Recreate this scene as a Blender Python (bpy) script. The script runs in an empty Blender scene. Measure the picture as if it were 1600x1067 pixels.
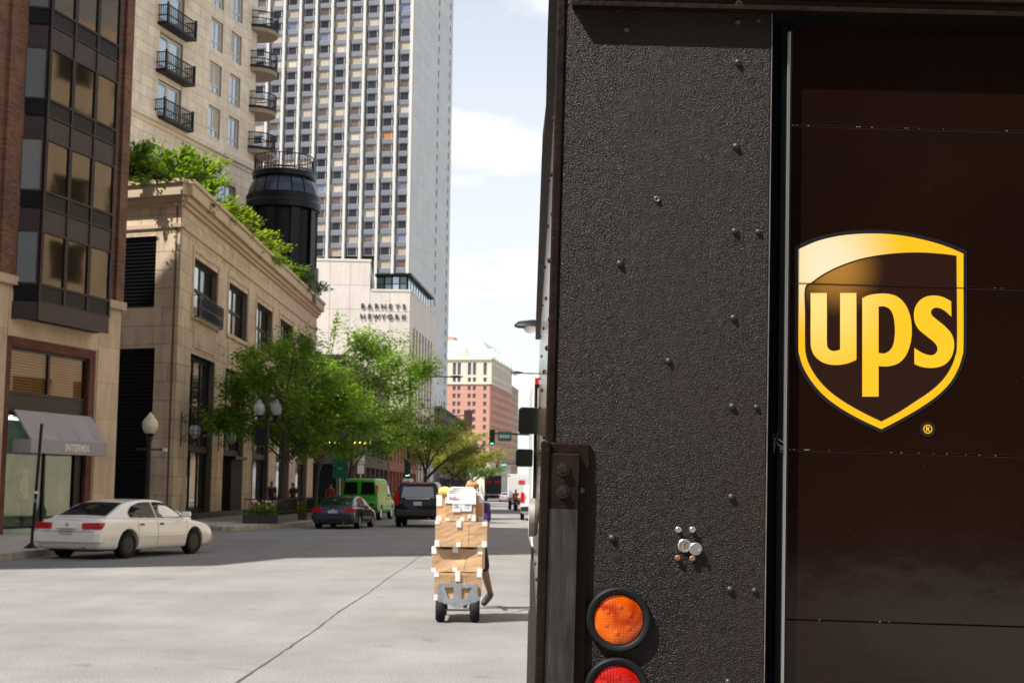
import bpy, bmesh, math, random
from mathutils import Vector, Matrix, Quaternion
from mathutils.geometry import tessellate_polygon

R = math.radians
PI = math.pi
scene = bpy.context.scene
COL = scene.collection
rnd = random.Random(7)

# ------------------------------------------------------------------ camera
CAM_H = 1.6
cam_d = bpy.data.cameras.new('camera')
cam_d.lens = 50; cam_d.sensor_width = 36
cam_d.clip_start = 0.05; cam_d.clip_end = 5000
cam_d.dof.use_dof = True; cam_d.dof.focus_distance = 2.75; cam_d.dof.aperture_fstop = 20.0
cam = bpy.data.objects.new('camera', cam_d); COL.objects.link(cam)
CAM_ROT = Matrix.Rotation(R(0.22), 3, 'Z') @ Matrix.Rotation(R(90 + 5.96), 3, 'X') @ Matrix.Rotation(R(0.65), 3, 'Z')
cam.matrix_world = Matrix.Translation((0, 0, CAM_H)) @ CAM_ROT.to_4x4()
scene.camera = cam

# ------------------------------------------------------------------ sky, sun, exposure
SUN = Vector((-0.60, -0.36, 1.0)).normalized()          # direction towards the sun
EL = math.asin(SUN.z)
world = bpy.data.worlds.new('World'); scene.world = world; world.use_nodes = True
wt = world.node_tree; wt.nodes.clear()
def wn(t, **k):
    n = wt.nodes.new(t)
    for a, b in k.items(): setattr(n, a, b)
    return n
sky = wn('ShaderNodeTexSky', sky_type='NISHITA', sun_disc=False, sun_elevation=EL,
         sun_rotation=math.atan2(SUN.x, SUN.y), altitude=200.0, air_density=1.0, dust_density=1.2, ozone_density=1.0)
# cumulus and haze: clouds lie on a flat layer, so they crowd together towards the horizon
tc = wn('ShaderNodeTexCoord'); sp_ = wn('ShaderNodeSeparateXYZ')
zc = wn('ShaderNodeMath', operation='MAXIMUM'); zc.inputs[1].default_value = .0
za = wn('ShaderNodeMath', operation='ADD'); za.inputs[1].default_value = .16
dv = wn('ShaderNodeVectorMath', operation='DIVIDE'); cbz = wn('ShaderNodeCombineXYZ')
nz = wn('ShaderNodeTexNoise'); nz.inputs['Scale'].default_value = 1.5; nz.inputs['Detail'].default_value = 8; nz.inputs['Roughness'].default_value = .56
cr = wn('ShaderNodeValToRGB'); cr.color_ramp.elements[0].position = .40; cr.color_ramp.elements[1].position = .58
cr.color_ramp.elements[0].color = (.0, .0, .0, 1); cr.color_ramp.elements[1].color = (1, 1, 1, 1)
hz = wn('ShaderNodeMapRange', interpolation_type='SMOOTHSTEP'); hz.inputs['From Min'].default_value = .10; hz.inputs['From Max'].default_value = .70; hz.inputs['To Min'].default_value = .80; hz.inputs['To Max'].default_value = .08
mxf = wn('ShaderNodeMath', operation='MAXIMUM')   # clouds over haze
mx = wn('ShaderNodeMixRGB'); mx.inputs['Color2'].default_value = (6.2, 6.3, 6.4, 1)
bg = wn('ShaderNodeBackground'); bg.inputs['Strength'].default_value = 0.095
wo = wn('ShaderNodeOutputWorld')
for a, b in ((tc.outputs['Generated'], sp_.inputs[0]), (sp_.outputs['Z'], zc.inputs[0]), (zc.outputs[0], za.inputs[0]), (za.outputs[0], cbz.inputs['X']), (za.outputs[0], cbz.inputs['Y']), (za.outputs[0], cbz.inputs['Z']),
             (tc.outputs['Generated'], dv.inputs[0]), (cbz.outputs[0], dv.inputs[1]), (dv.outputs[0], nz.inputs['Vector']), (nz.outputs['Fac'], cr.inputs[0]), (zc.outputs[0], hz.inputs[0]),
             (cr.outputs[0], mxf.inputs[0]), (hz.outputs[0], mxf.inputs[1]), (mxf.outputs[0], mx.inputs['Fac']), (sky.outputs[0], mx.inputs['Color1']), (mx.outputs[0], bg.inputs['Color']), (bg.outputs[0], wo.inputs['Surface'])):
    wt.links.new(a, b)
sun_d = bpy.data.lights.new('sun', 'SUN'); sun_d.energy = 5.0; sun_d.angle = R(0.53); sun_d.color = (1.0, .955, .89)
sun_o = bpy.data.objects.new('sun', sun_d); COL.objects.link(sun_o)
sun_o.rotation_euler = SUN.to_track_quat('Z', 'Y').to_euler(); sun_o.location = (-30, -10, 60)
scene.view_settings.view_transform = 'Standard'; scene.view_settings.look = 'None'
scene.view_settings.exposure = 0.85; scene.view_settings.gamma = 1.0
scene.view_settings.use_curve_mapping = False
scene.cycles.max_bounces = 8; scene.cycles.transparent_max_bounces = 12
scene.cycles.use_denoising = True

# ------------------------------------------------------------------ measuring helpers (photo pixel -> metres, used to size things)
KPX = 50 / 36 * 1600
def ray(px, py): return CAM_ROT @ Vector(((px - 800) / KPX, -(py - 533.5) / KPX, -1))
def at(px, py, Y):
    d = ray(px, py); return Vector((0, 0, CAM_H)) + d * (Y / d.y)
def ground(px, py, z=0):
    d = ray(px, py); return Vector((0, 0, CAM_H)) + d * ((z - CAM_H) / d.z)

# ------------------------------------------------------------------ materials
MATS = {}
def mat(name, col, rough=.6, metal=0., var=0., vscale=3., col2=None, bump=0., bscale=40., spec=.5, rand=0., coat=0., trans=0., emit=0., rvar=0., stretch=None, grime=0.):
    if name in MATS: return MATS[name]
    m = bpy.data.materials.new(name); m.use_nodes = True; MATS[name] = m
    nt = m.node_tree; b = nt.nodes['Principled BSDF']; N = nt.nodes.new; Lk = nt.links.new
    b.inputs['Base Color'].default_value = (*col, 1); b.inputs['Roughness'].default_value = rough
    b.inputs['Metallic'].default_value = metal; b.inputs['Specular IOR Level'].default_value = spec
    if coat: b.inputs['Coat Weight'].default_value = coat; b.inputs['Coat Roughness'].default_value = .06
    if trans: b.inputs['Transmission Weight'].default_value = trans
    if emit: b.inputs['Emission Color'].default_value = (*col, 1); b.inputs['Emission Strength'].default_value = emit
    if var or bump or rand or rvar or grime:
        tcn = N('ShaderNodeTexCoord'); vec = tcn.outputs['Object']
        g = N('ShaderNodeNewGeometry') ; vec = g.outputs['Position'] if rand else vec
        if stretch:
            mm = N('ShaderNodeMapping'); mm.inputs['Scale'].default_value = stretch; Lk(vec, mm.inputs[0]); vec = mm.outputs[0]
        out = None
        if var or rvar:
            n = N('ShaderNodeTexNoise'); n.inputs['Scale'].default_value = vscale; n.inputs['Detail'].default_value = 6; n.inputs['Roughness'].default_value = .65; Lk(vec, n.inputs['Vector'])
            if var:
                r = N('ShaderNodeValToRGB'); r.color_ramp.elements[0].position = .32; r.color_ramp.elements[1].position = .68
                c2 = col2 or tuple(c * (1 - var) for c in col)
                r.color_ramp.elements[0].color = (*c2, 1); r.color_ramp.elements[1].color = (*[min(1, c * (1 + var * .35)) for c in col], 1)
                Lk(n.outputs['Fac'], r.inputs[0]); out = r.outputs[0]
            if rvar:
                rr = N('ShaderNodeMapRange'); rr.inputs['From Min'].default_value = .3; rr.inputs['From Max'].default_value = .7
                rr.inputs['To Min'].default_value = max(.02, rough - rvar); rr.inputs['To Max'].default_value = min(1, rough + rvar)
                Lk(n.outputs['Fac'], rr.inputs[0]); Lk(rr.outputs[0], b.inputs['Roughness'])
        if rand:
            oi = N('ShaderNodeObjectInfo'); mr = N('ShaderNodeMapRange'); mr.inputs['To Min'].default_value = 1 - rand; mr.inputs['To Max'].default_value = 1 + rand * .6
            Lk(oi.outputs['Random'], mr.inputs[0])
            mu = N('ShaderNodeMixRGB'); mu.blend_type = 'MULTIPLY'; mu.inputs[0].default_value = 1
            if out: Lk(out, mu.inputs[1])
            else: mu.inputs[1].default_value = (*col, 1)
            Lk(mr.outputs[0], mu.inputs[2]); out = mu.outputs[0]
        if grime:
            n3 = N('ShaderNodeTexNoise'); n3.inputs['Scale'].default_value = 1.1; n3.inputs['Detail'].default_value = 5
            m3 = N('ShaderNodeMapping'); m3.inputs['Scale'].default_value = (2.2, 2.2, .35); Lk(vec, m3.inputs[0]); Lk(m3.outputs[0], n3.inputs['Vector'])
            r3 = N('ShaderNodeValToRGB'); r3.color_ramp.elements[0].position = .42; r3.color_ramp.elements[1].position = .66
            r3.color_ramp.elements[0].color = (1, 1, 1, 1); v = 1 - grime; r3.color_ramp.elements[1].color = (v, v * .97, v * .94, 1)
            Lk(n3.outputs['Fac'], r3.inputs[0])
            m4 = N('ShaderNodeMixRGB'); m4.blend_type = 'MULTIPLY'; m4.inputs[0].default_value = 1
            if out: Lk(out, m4.inputs[1])
            else: m4.inputs[1].default_value = (*col, 1)
            Lk(r3.outputs[0], m4.inputs[2]); out = m4.outputs[0]
        if out: Lk(out, b.inputs['Base Color'])
        if bump:
            n2 = N('ShaderNodeTexNoise'); n2.inputs['Scale'].default_value = bscale; n2.inputs['Detail'].default_value = 5; Lk(vec, n2.inputs['Vector'])
            bp = N('ShaderNodeBump'); bp.inputs['Strength'].default_value = bump; bp.inputs['Distance'].default_value = .01
            Lk(n2.outputs['Fac'], bp.inputs['Height']); Lk(bp.outputs[0], b.inputs['Normal'])
    return m

def nodes_of(m): return m.node_tree.nodes, m.node_tree.links.new, m.node_tree.nodes['Principled BSDF']

# ------------------------------------------------------------------ mesh helpers
class MB:
    """collects shapes; build() links them as ONE mesh object"""
    def __init__(s): s.v = []; s.f = []; s.m = []; s.mi = 0
    def add(s, vs, fs):
        o = len(s.v); s.v += [tuple(v) for v in vs]; s.f += [tuple(i + o for i in f) for f in fs]; s.m += [s.mi] * len(fs); return s
    def box(s, x0, x1, y0, y1, z0, z1):
        return s.add([(x0, y0, z0), (x1, y0, z0), (x1, y1, z0), (x0, y1, z0), (x0, y0, z1), (x1, y0, z1), (x1, y1, z1), (x0, y1, z1)],
                     [(0, 3, 2, 1), (4, 5, 6, 7), (0, 1, 5, 4), (1, 2, 6, 5), (2, 3, 7, 6), (3, 0, 4, 7)])
    def tube(s, pts, rad, n=8, caps=True):
        pts = [Vector(p) for p in pts]; rs = rad if isinstance(rad, (list, tuple)) else [rad] * len(pts)
        vs = []; fs = []; prev = None
        for i, p in enumerate(pts):
            t = (pts[min(i + 1, len(pts) - 1)] - pts[max(i - 1, 0)]).normalized()
            a = prev if prev else (Vector((0, 0, 1)) if abs(t.z) < .9 else Vector((1, 0, 0)))
            u = t.cross(a).normalized(); w = u.cross(t).normalized(); prev = w
            for k in range(n):
                an = 2 * PI * k / n; vs.append(p + (u * math.cos(an) + w * math.sin(an)) * rs[i])
        for i in range(len(pts) - 1):
            for k in range(n):
                a = i * n + k; b = i * n + (k + 1) % n; fs.append((a, b, b + n, a + n))
        if caps: fs.append(tuple(range(n - 1, -1, -1))); fs.append(tuple((len(pts) - 1) * n + k for k in range(n)))
        return s.add(vs, fs)
    def lathe(s, prof, n=16, axis='z', c=(0, 0, 0)):
        """prof: list of (radius, height) along axis"""
        vs = []; fs = []; c = Vector(c)
        for r, h in prof:
            for k in range(n):
                a = 2 * PI * k / n; x, y = r * math.cos(a), r * math.sin(a)
                vs.append(c + Vector({'z': (x, y, h), 'y': (x, h, y), 'x': (h, x, y)}[axis]))
        for i in range(len(prof) - 1):
            for k in range(n):
                a = i * n + k; b = i * n + (k + 1) % n; q = (a, b, b + n, a + n); fs.append(q if axis != 'y' else q[::-1])
        if prof[0][0] > 1e-6: fs.append(tuple(range(n))[::-1])
        if prof[-1][0] > 1e-6: fs.append(tuple((len(prof) - 1) * n + k for k in range(n)))
        return s.add(vs, fs)
    def prism(s, poly, d0, d1, to3):
        """extrude a 2-D polygon (holes allowed: list of loops) between depths; to3(a,b,d)->3d"""
        loops = poly if isinstance(poly[0][0], (tuple, list)) else [poly]
        flat = [p for l in loops for p in l]
        tri = tessellate_polygon([[Vector((p[0], p[1], 0)) for p in l] for l in loops])
        n = len(flat); vs = [to3(a, b, d0) for a, b in flat] + [to3(a, b, d1) for a, b in flat]
        fs = [tuple(t) for t in tri] + [tuple(i + n for i in t[::-1]) for t in tri]
        if abs(d0 - d1) > 1e-7:
            o = 0
            for l in loops:
                for i in range(len(l)):
                    a = o + i; b = o + (i + 1) % len(l); fs.append((a, b, b + n, a + n))
                o += len(l)
        else: vs = vs[:n]; fs = fs[:len(tri)]
        return s.add(vs, fs)
    def loft(s, rings, closed=False, cap=True):
        n = len(rings[0]); vs = [p for r in rings for p in r]; fs = []
        for i in range(len(rings) - 1):
            for k in range(n if closed else n - 1):
                a = i * n + k; b = i * n + (k + 1) % n; fs.append((a, b, b + n, a + n))
        if cap: fs.append(tuple(range(n))[::-1]); fs.append(tuple((len(rings) - 1) * n + k for k in range(n)))
        return s.add(vs, fs)
    def mesh(s, name, mats, smooth=False, fix=True):
        me = bpy.data.meshes.new(name); me.from_pydata(s.v, [], s.f)
        for m in (mats if isinstance(mats, (list, tuple)) else [mats]): me.materials.append(m)
        if fix:
            bm = bmesh.new(); bm.from_mesh(me)
            for f, i in zip(bm.faces, s.m): f.material_index = i
            bmesh.ops.recalc_face_normals(bm, faces=bm.faces); bm.to_mesh(me); bm.free()
        if smooth:
            for p in me.polygons: p.use_smooth = True
            if smooth != 'all': me.set_sharp_from_angle(angle=R(38))
        me.update(); return me
    def build(s, name, mats, parent=None, smooth=False, bevel=0, loc=None, fix=True):
        o = bpy.data.objects.new(name, s.mesh(name, mats, smooth, fix)); COL.objects.link(o)
        if parent: o.parent = parent
        if loc: o.location = loc
        if bevel:
            b = o.modifiers.new('bevel', 'BEVEL'); b.width = bevel; b.segments = 2; b.limit_method = 'ANGLE'; b.angle_limit = R(50)
        return o

def tag(o, label=None, cat=None, group=None, kind=None):
    if label: o['label'] = label
    if cat: o['category'] = cat
    if group: o['group'] = group
    if kind: o['kind'] = kind
    return o
def thing(name, label, cat, loc=(0, 0, 0), rz=0, group=None):
    o = bpy.data.objects.new(name, None); COL.objects.link(o); o.empty_display_size = .2
    o.location = loc; o.rotation_euler = (0, 0, rz); return tag(o, label, cat, group)
def link(name, me, parent=None, loc=(0, 0, 0), rz=0, scale=(1, 1, 1)):
    o = bpy.data.objects.new(name, me); COL.objects.link(o); o.parent = parent
    o.location = loc; o.rotation_euler = (0, 0, rz); o.scale = scale; return o
def copy_tree(o, parent=None):
    c = o.copy(); COL.objects.link(c); c.parent = parent
    for ch in list(o.children): copy_tree(ch, c)
    return c
CUBES = {}
def cube(m):
    """unit cube mesh shared by all pieces of one material"""
    if m.name not in CUBES: CUBES[m.name] = MB().box(-.5, .5, -.5, .5, -.5, .5).mesh('piece_' + m.name, m)
    return CUBES[m.name]
def bakemods(o):
    dg = bpy.context.evaluated_depsgraph_get(); me = bpy.data.meshes.new_from_object(o.evaluated_get(dg)); old = o.data
    o.modifiers.clear(); o.data = me
    return o
def text_mesh(txt, size, m, depth=.01, bold=0.0, xs=1.0, align='CENTER'):
    c = bpy.data.curves.new('lettering', 'FONT'); c.body = txt; c.size = size; c.extrude = depth; c.align_x = align; c.offset = bold
    o = bpy.data.objects.new('lettering', c); COL.objects.link(o)
    dg = bpy.context.evaluated_depsgraph_get(); dg.update(); me = bpy.data.meshes.new_from_object(o.evaluated_get(dg))
    bpy.data.objects.remove(o)
    me.transform(Matrix.Diagonal((xs, 1, 1, 1))); me.materials.clear(); me.materials.append(m); return me
def smooth_poly(pts, closed=True, sharp=48, sub=5):
    """Catmull-Rom through the points, keeping hard corners"""
    P = [Vector((p[0], p[1])) for p in pts]; n = len(P); out = []
    def corner(i):
        a = P[i] - P[i - 1]; b = P[(i + 1) % n] - P[i]
        return a.length < 1e-6 or b.length < 1e-6 or a.angle(b) > R(sharp)
    for i in range(n if closed else n - 1):
        p1, p2 = P[i], P[(i + 1) % n]
        p0 = p1 if corner(i) else P[i - 1]; p3 = p2 if corner((i + 1) % n) else P[(i + 2) % n]
        for k in range(sub):
            t = k / sub
            out.append(tuple(.5 * ((2 * p1) + (p2 - p0) * t + (2 * p0 - 5 * p1 + 4 * p2 - p3) * t * t + (3 * p1 - p0 - 3 * p2 + p3) * t ** 3)))
    return out

# walls in a building's own frame: origin O, horizontal unit U, outward normal N
class Wall:
    def __init__(s, parent, O, ang):
        """ang: direction of the wall's horizontal axis in the parent's frame (radians); the outside lies to its right"""
        s.p = parent; s.O = Vector((O[0], O[1], 0)); s.a = ang
        s.U = Vector((math.cos(ang), math.sin(ang), 0)); s.N = Vector((math.sin(ang), -math.cos(ang), 0))
    def pt(s, u, z, n=0): return s.O + s.U * u + s.N * n + Vector((0, 0, z))
    def box(s, name, m, u0, u1, z0, z1, n0, n1, parent=None):
        """a box piece; shares one unit cube per material"""
        c = s.pt((u0 + u1) / 2, (z0 + z1) / 2, (n0 + n1) / 2)
        return link(name, cube(m), parent or s.p, c, s.a, (abs(u1 - u0), abs(n1 - n0), abs(z1 - z0)))
    def mb_box(s, mb, u0, u1, z0, z1, n0, n1):
        q = [s.pt(u, z, n) for z in (z0, z1) for (u, n) in ((u0, n0), (u1, n0), (u1, n1), (u0, n1))]
        mb.add(q, [(0, 3, 2, 1), (4, 5, 6, 7), (0, 1, 5, 4), (1, 2, 6, 5), (2, 3, 7, 6), (3, 0, 4, 7)])
    def solid(s, name, m, u0, u1, z0, z1, n0, n1, parent=None):
        """a box with its own real-size mesh, so patterns keep their scale"""
        mb = MB(); s.mb_box(mb, u0, u1, z0, z1, n0, n1); return mb.build(name, m, parent or s.p)
    def backing(s, name, m, u0, u1, z0, z1, n0, n1, openings=(), mb=None):
        us = sorted({u0, u1, *[min(max(x, u0), u1) for o in openings for x in o[:2]]}); zs = sorted({z0, z1, *[min(max(x, z0), z1) for o in openings for x in o[2:4]]})
        own = mb is None; mb = mb or MB()
        for a, b in zip(us, us[1:]):
            run = None
            for c, d in zip(zs, zs[1:]):
                hit = any(o[0] < (a + b) / 2 < o[1] and o[2] < (c + d) / 2 < o[3] for o in openings)
                if hit:
                    if run: s.mb_box(mb, a, b, run[0], run[1], n0, n1)
                    run = None
                else: run = (run[0], d) if run else (c, d)
            if run: s.mb_box(mb, a, b, run[0], run[1], n0, n1)
        return mb.build(name, m, s.p) if own else mb
    def blocks(s, name, m, u0, u1, z0, z1, course, bw, n0, n1, openings=(), joint=.012, parent=None, bond=True):
        nz_ = max(1, round((z1 - z0) / course)); ch = (z1 - z0) / nz_; out = []
        for r in range(nz_):
            za, zb = z0 + r * ch, z0 + (r + 1) * ch
            nb = max(1, round((u1 - u0) / bw)); w = (u1 - u0) / nb
            edges = [u0 + k * w for k in range(nb + 1)]
            if bond and r % 2 and nb > 0: edges = [u0] + [u0 + (k + .5) * w for k in range(nb)] + [u1]
            for a, b in zip(edges, edges[1:]):
                rects = [(a, b, za, zb)]
                for (oa, ob, oc, od) in openings:
                    nr = []
                    for (p, q, c, d) in rects:
                        if ob <= p or oa >= q or od <= c or oc >= d: nr.append((p, q, c, d)); continue
                        if oa > p: nr.append((p, oa, c, d))
                        if ob < q: nr.append((ob, q, c, d))
                        p2, q2 = max(p, oa), min(q, ob)
                        if oc > c: nr.append((p2, q2, c, oc))
                        if od < d: nr.append((p2, q2, od, d))
                    rects = nr
                for (p, q, c, d) in rects:
                    if q - p > .07 and d - c > .07:
                        out.append(s.box(name, m, p + joint / 2, q - joint / 2, c + joint / 2, d - joint / 2, n0, n1, parent))
        return out
# ------------------------------------------------------------------ common materials
M_road = mat('road_surface', (.243, .233, .221), .85, var=.14, vscale=.5, bump=.55, bscale=90)
def tune_road(m):
    N, Lk, b = nodes_of(m)
    src = b.inputs['Base Color'].links[0].from_socket
    tcn = N.new('ShaderNodeTexCoord')
    n = N.new('ShaderNodeTexNoise'); n.inputs['Scale'].default_value = 55; n.inputs['Detail'].default_value = 3; Lk(tcn.outputs['Object'], n.inputs['Vector'])
    r = N.new('ShaderNodeValToRGB'); r.color_ramp.elements[0].position = .36; r.color_ramp.elements[1].position = .62
    r.color_ramp.elements[0].color = (.60, .60, .60, 1); r.color_ramp.elements[1].color = (1.10, 1.10, 1.10, 1); Lk(n.outputs['Fac'], r.inputs[0])
    # tyre-polished lanes and oil stains running along the street
    mp_ = N.new('ShaderNodeMapping'); mp_.inputs['Scale'].default_value = (1.1, .05, 1); Lk(tcn.outputs['Object'], mp_.inputs[0])
    n2 = N.new('ShaderNodeTexNoise'); n2.inputs['Scale'].default_value = 1.3; n2.inputs['Detail'].default_value = 4; Lk(mp_.outputs[0], n2.inputs['Vector'])
    r2 = N.new('ShaderNodeValToRGB'); r2.color_ramp.elements[0].position = .3; r2.color_ramp.elements[1].position = .62
    r2.color_ramp.elements[0].color = (.93, .93, .92, 1); r2.color_ramp.elements[1].color = (1.03, 1.03, 1.03, 1); Lk(n2.outputs['Fac'], r2.inputs[0])
    # small dark spots of chewing gum and oil
    v = N.new('ShaderNodeTexVoronoi'); v.inputs['Scale'].default_value = 1.6; Lk(tcn.outputs['Object'], v.inputs['Vector'])
    r3 = N.new('ShaderNodeValToRGB'); r3.color_ramp.elements[0].position = .018; r3.color_ramp.elements[1].position = .045
    r3.color_ramp.elements[0].color = (.62, .6, .58, 1); r3.color_ramp.elements[1].color = (1, 1, 1, 1); Lk(v.outputs['Distance'], r3.inputs[0])
    # broad worn patches and a few oily blotches
    n4 = N.new('ShaderNodeTexNoise'); n4.inputs['Scale'].default_value = .33; n4.inputs['Detail'].default_value = 7; n4.inputs['Roughness'].default_value = .7; Lk(tcn.outputs['Object'], n4.inputs['Vector'])
    r4 = N.new('ShaderNodeValToRGB'); r4.color_ramp.elements[0].position = .36; r4.color_ramp.elements[1].position = .60; r4.color_ramp.elements[0].color = (.84, .835, .83, 1); r4.color_ramp.elements[1].color = (1.04, 1.04, 1.04, 1); Lk(n4.outputs['Fac'], r4.inputs[0])
    n5 = N.new('ShaderNodeTexNoise'); n5.inputs['Scale'].default_value = 1.9; n5.inputs['Detail'].default_value = 5; Lk(tcn.outputs['Object'], n5.inputs['Vector'])
    r5 = N.new('ShaderNodeValToRGB'); r5.color_ramp.elements[0].position = .27; r5.color_ramp.elements[1].position = .36; r5.color_ramp.elements[0].color = (.72, .70, .68, 1); r5.color_ramp.elements[1].color = (1, 1, 1, 1); Lk(n5.outputs['Fac'], r5.inputs[0])
    last = src
    for rr in (r, r2, r3, r4, r5):
        k = N.new('ShaderNodeMixRGB'); k.blend_type = 'MULTIPLY'; k.inputs[0].default_value = 1
        Lk(last, k.inputs[1]); Lk(rr.outputs[0], k.inputs[2]); last = k.outputs[0]
    Lk(last, b.inputs['Base Color'])
tune_road(M_road)
M_walk = mat('pavement_concrete', (.42, .39, .34), .85, var=.25, vscale=1.2, bump=.3, bscale=60, rand=.10)
M_kerb = mat('kerb_concrete', (.36, .32, .26), .85, var=.45, vscale=2.5, bump=.4, bscale=50)
M_black = mat('black_metal', (.010, .010, .011), .5, spec=.25)
M_dark = mat('dark_void', (.01, .009, .009), .8)
M_rubber = mat('tyre_rubber', (.011, .011, .012), .75, spec=.2, bump=.3, bscale=60)
M_steel = mat('steel', (.42, .43, .45), .38, metal=1)
M_chrome = mat('chrome', (.75, .75, .76), .15, metal=1)
M_glassd = mat('dark_glass', (.012, .014, .016), .05, spec=.5)
M_white = mat('white_paint', (.78, .78, .76), .4)

# ------------------------------------------------------------------ road
mb = MB(); nx, ny = 26, 60
xs = [-900, -300, -60, -20] + [-16 + i * 2 for i in range(17)] + [20, 60, 300, 900]
ys = [-400, -120, -40, -10] + [i * 4 for i in range(0, 41)] + [200, 300, 500, 900, 1600, 2600]
vs = [(x, y, 0) for y in ys for x in xs]; n = len(xs)
fs = [(j * n + i, j * n + i + 1, (j + 1) * n + i + 1, (j + 1) * n + i) for j in range(len(ys) - 1) for i in range(n - 1)]
road = MB().add(vs, fs).build('road', M_road); tag(road, 'pale worn concrete street running away past the parked truck', kind='structure')
# the construction joint that runs up the street, a crack filled with dark tar
M_tar = mat('tar_joint', (.075, .068, .06), .8, var=.4, vscale=6)
rj = random.Random(3); top = []; y = 6.0
while y < 120:
    top.append((-2.27 + rj.uniform(-.012, .012) + .012 * math.sin(y * .9), y, rj.uniform(.006, .015))); y += .16 + y * .01
vs = []; fs = []
for i, (x, yy, w) in enumerate(top):
    vs += [(x - w, yy, .004), (x + w, yy, .004)]
    if i: fs.append((2 * i - 2, 2 * i - 1, 2 * i + 1, 2 * i))
MB().add(vs, fs).build('pavement_joint', M_tar, road)
for k in range(9):      # short side cracks off the joint
    y0 = 11.4 + k * 1.15 + rj.uniform(-.4, .4); x0 = -2.27; sgn = -1 if k % 3 else 1; vs = []; fs = []; x = x0; yy = y0
    for i in range(16):
        w = .006 * (1 - i / 17); vs += [(x, yy - w, .004), (x, yy + w, .004)]; x += sgn * .045; yy += rj.uniform(-.035, .07)
        if i: fs.append((2 * i - 2, 2 * i, 2 * i + 1, 2 * i - 1))
    if k in (0, 1, 4, 5): MB().add(vs, fs).build('crack', M_tar, road)
# ------------------------------------------------------------------ pavements with kerbs
def pavement(name, label, line, back, z=.15, slabs=None):
    """line: kerb edge from near to far; back: outer boundary from far to near"""
    poly = line + back; mbp = MB().prism(poly, 0.004, z, lambda a, b, d: (a, b, d)); o = mbp.build(name, M_walk); tag(o, label, kind='structure')
    ks = MB()
    for (a, b) in zip(line, line[1:]):
        a = Vector(a); b = Vector(b); t = (b - a).normalized(); nrm = Vector((t.y, -t.x)) * .012; inn = Vector((-t.y, t.x)) * .16
        q = [a + nrm, b + nrm, b + inn, a + inn]
        ks.add([(p.x, p.y, h) for h in (.004, z + .006) for p in q], [(0, 3, 2, 1), (4, 5, 6, 7), (0, 1, 5, 4), (1, 2, 6, 5), (2, 3, 7, 6), (3, 0, 4, 7)])
    ks.build('kerb', M_kerb, o); return o
walkA = pavement('pavement', 'pale concrete pavement before the shop with the grey awning',
    [(-12.6, 6), (-10.75, 29), (-10.55, 33.5), (-9.7, 38), (-8.95, 41.6), (-8.9, 42.7), (-9.5, 43.6), (-11.0, 44.1), (-14.2, 44.6)], [(-16.5, 44.9), (-16.5, 40), (-24, 6)])
walkB = pavement('pavement', 'concrete pavement with planters before the stone corner building',
    [(-15.0, 55.0), (-11.6, 52.4), (-10.7, 52.3), (-10.2, 53.2), (-8.75, 60), (-8.7, 75), (-8.7, 600)], [(-14.6, 600), (-14.6, 60.2), (-20, 62)])
walkR = pavement('pavement', 'concrete pavement on the right behind the parked truck',
    [(3.1, 600), (3.1, 60), (3.1, -60)], [(9, -60), (9, 600)])
# expansion joints between the pavement slabs
M_jt = mat('slab_joint', (.16, .145, .125), .9)
for y0 in range(30, 44, 2):
    MB().add([(-15.5, y0 - .5, .1545), (-9.2 - max(0, 38 - y0) * .19, y0 - .02, .1545), (-9.2 - max(0, 38 - y0) * .19, y0 + .01, .1545), (-15.5, y0 - .47, .1545)], [(0, 1, 2, 3)]).build('slab_joint', M_jt, walkA)
M_tact = mat('tactile_red', (.30, .10, .075), .8, var=.3, vscale=8)
o = MB().box(-12.6, -11.2, 53.1, 54.0, .151, .156).build('tactile_strip', M_tact, walkB)
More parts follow.
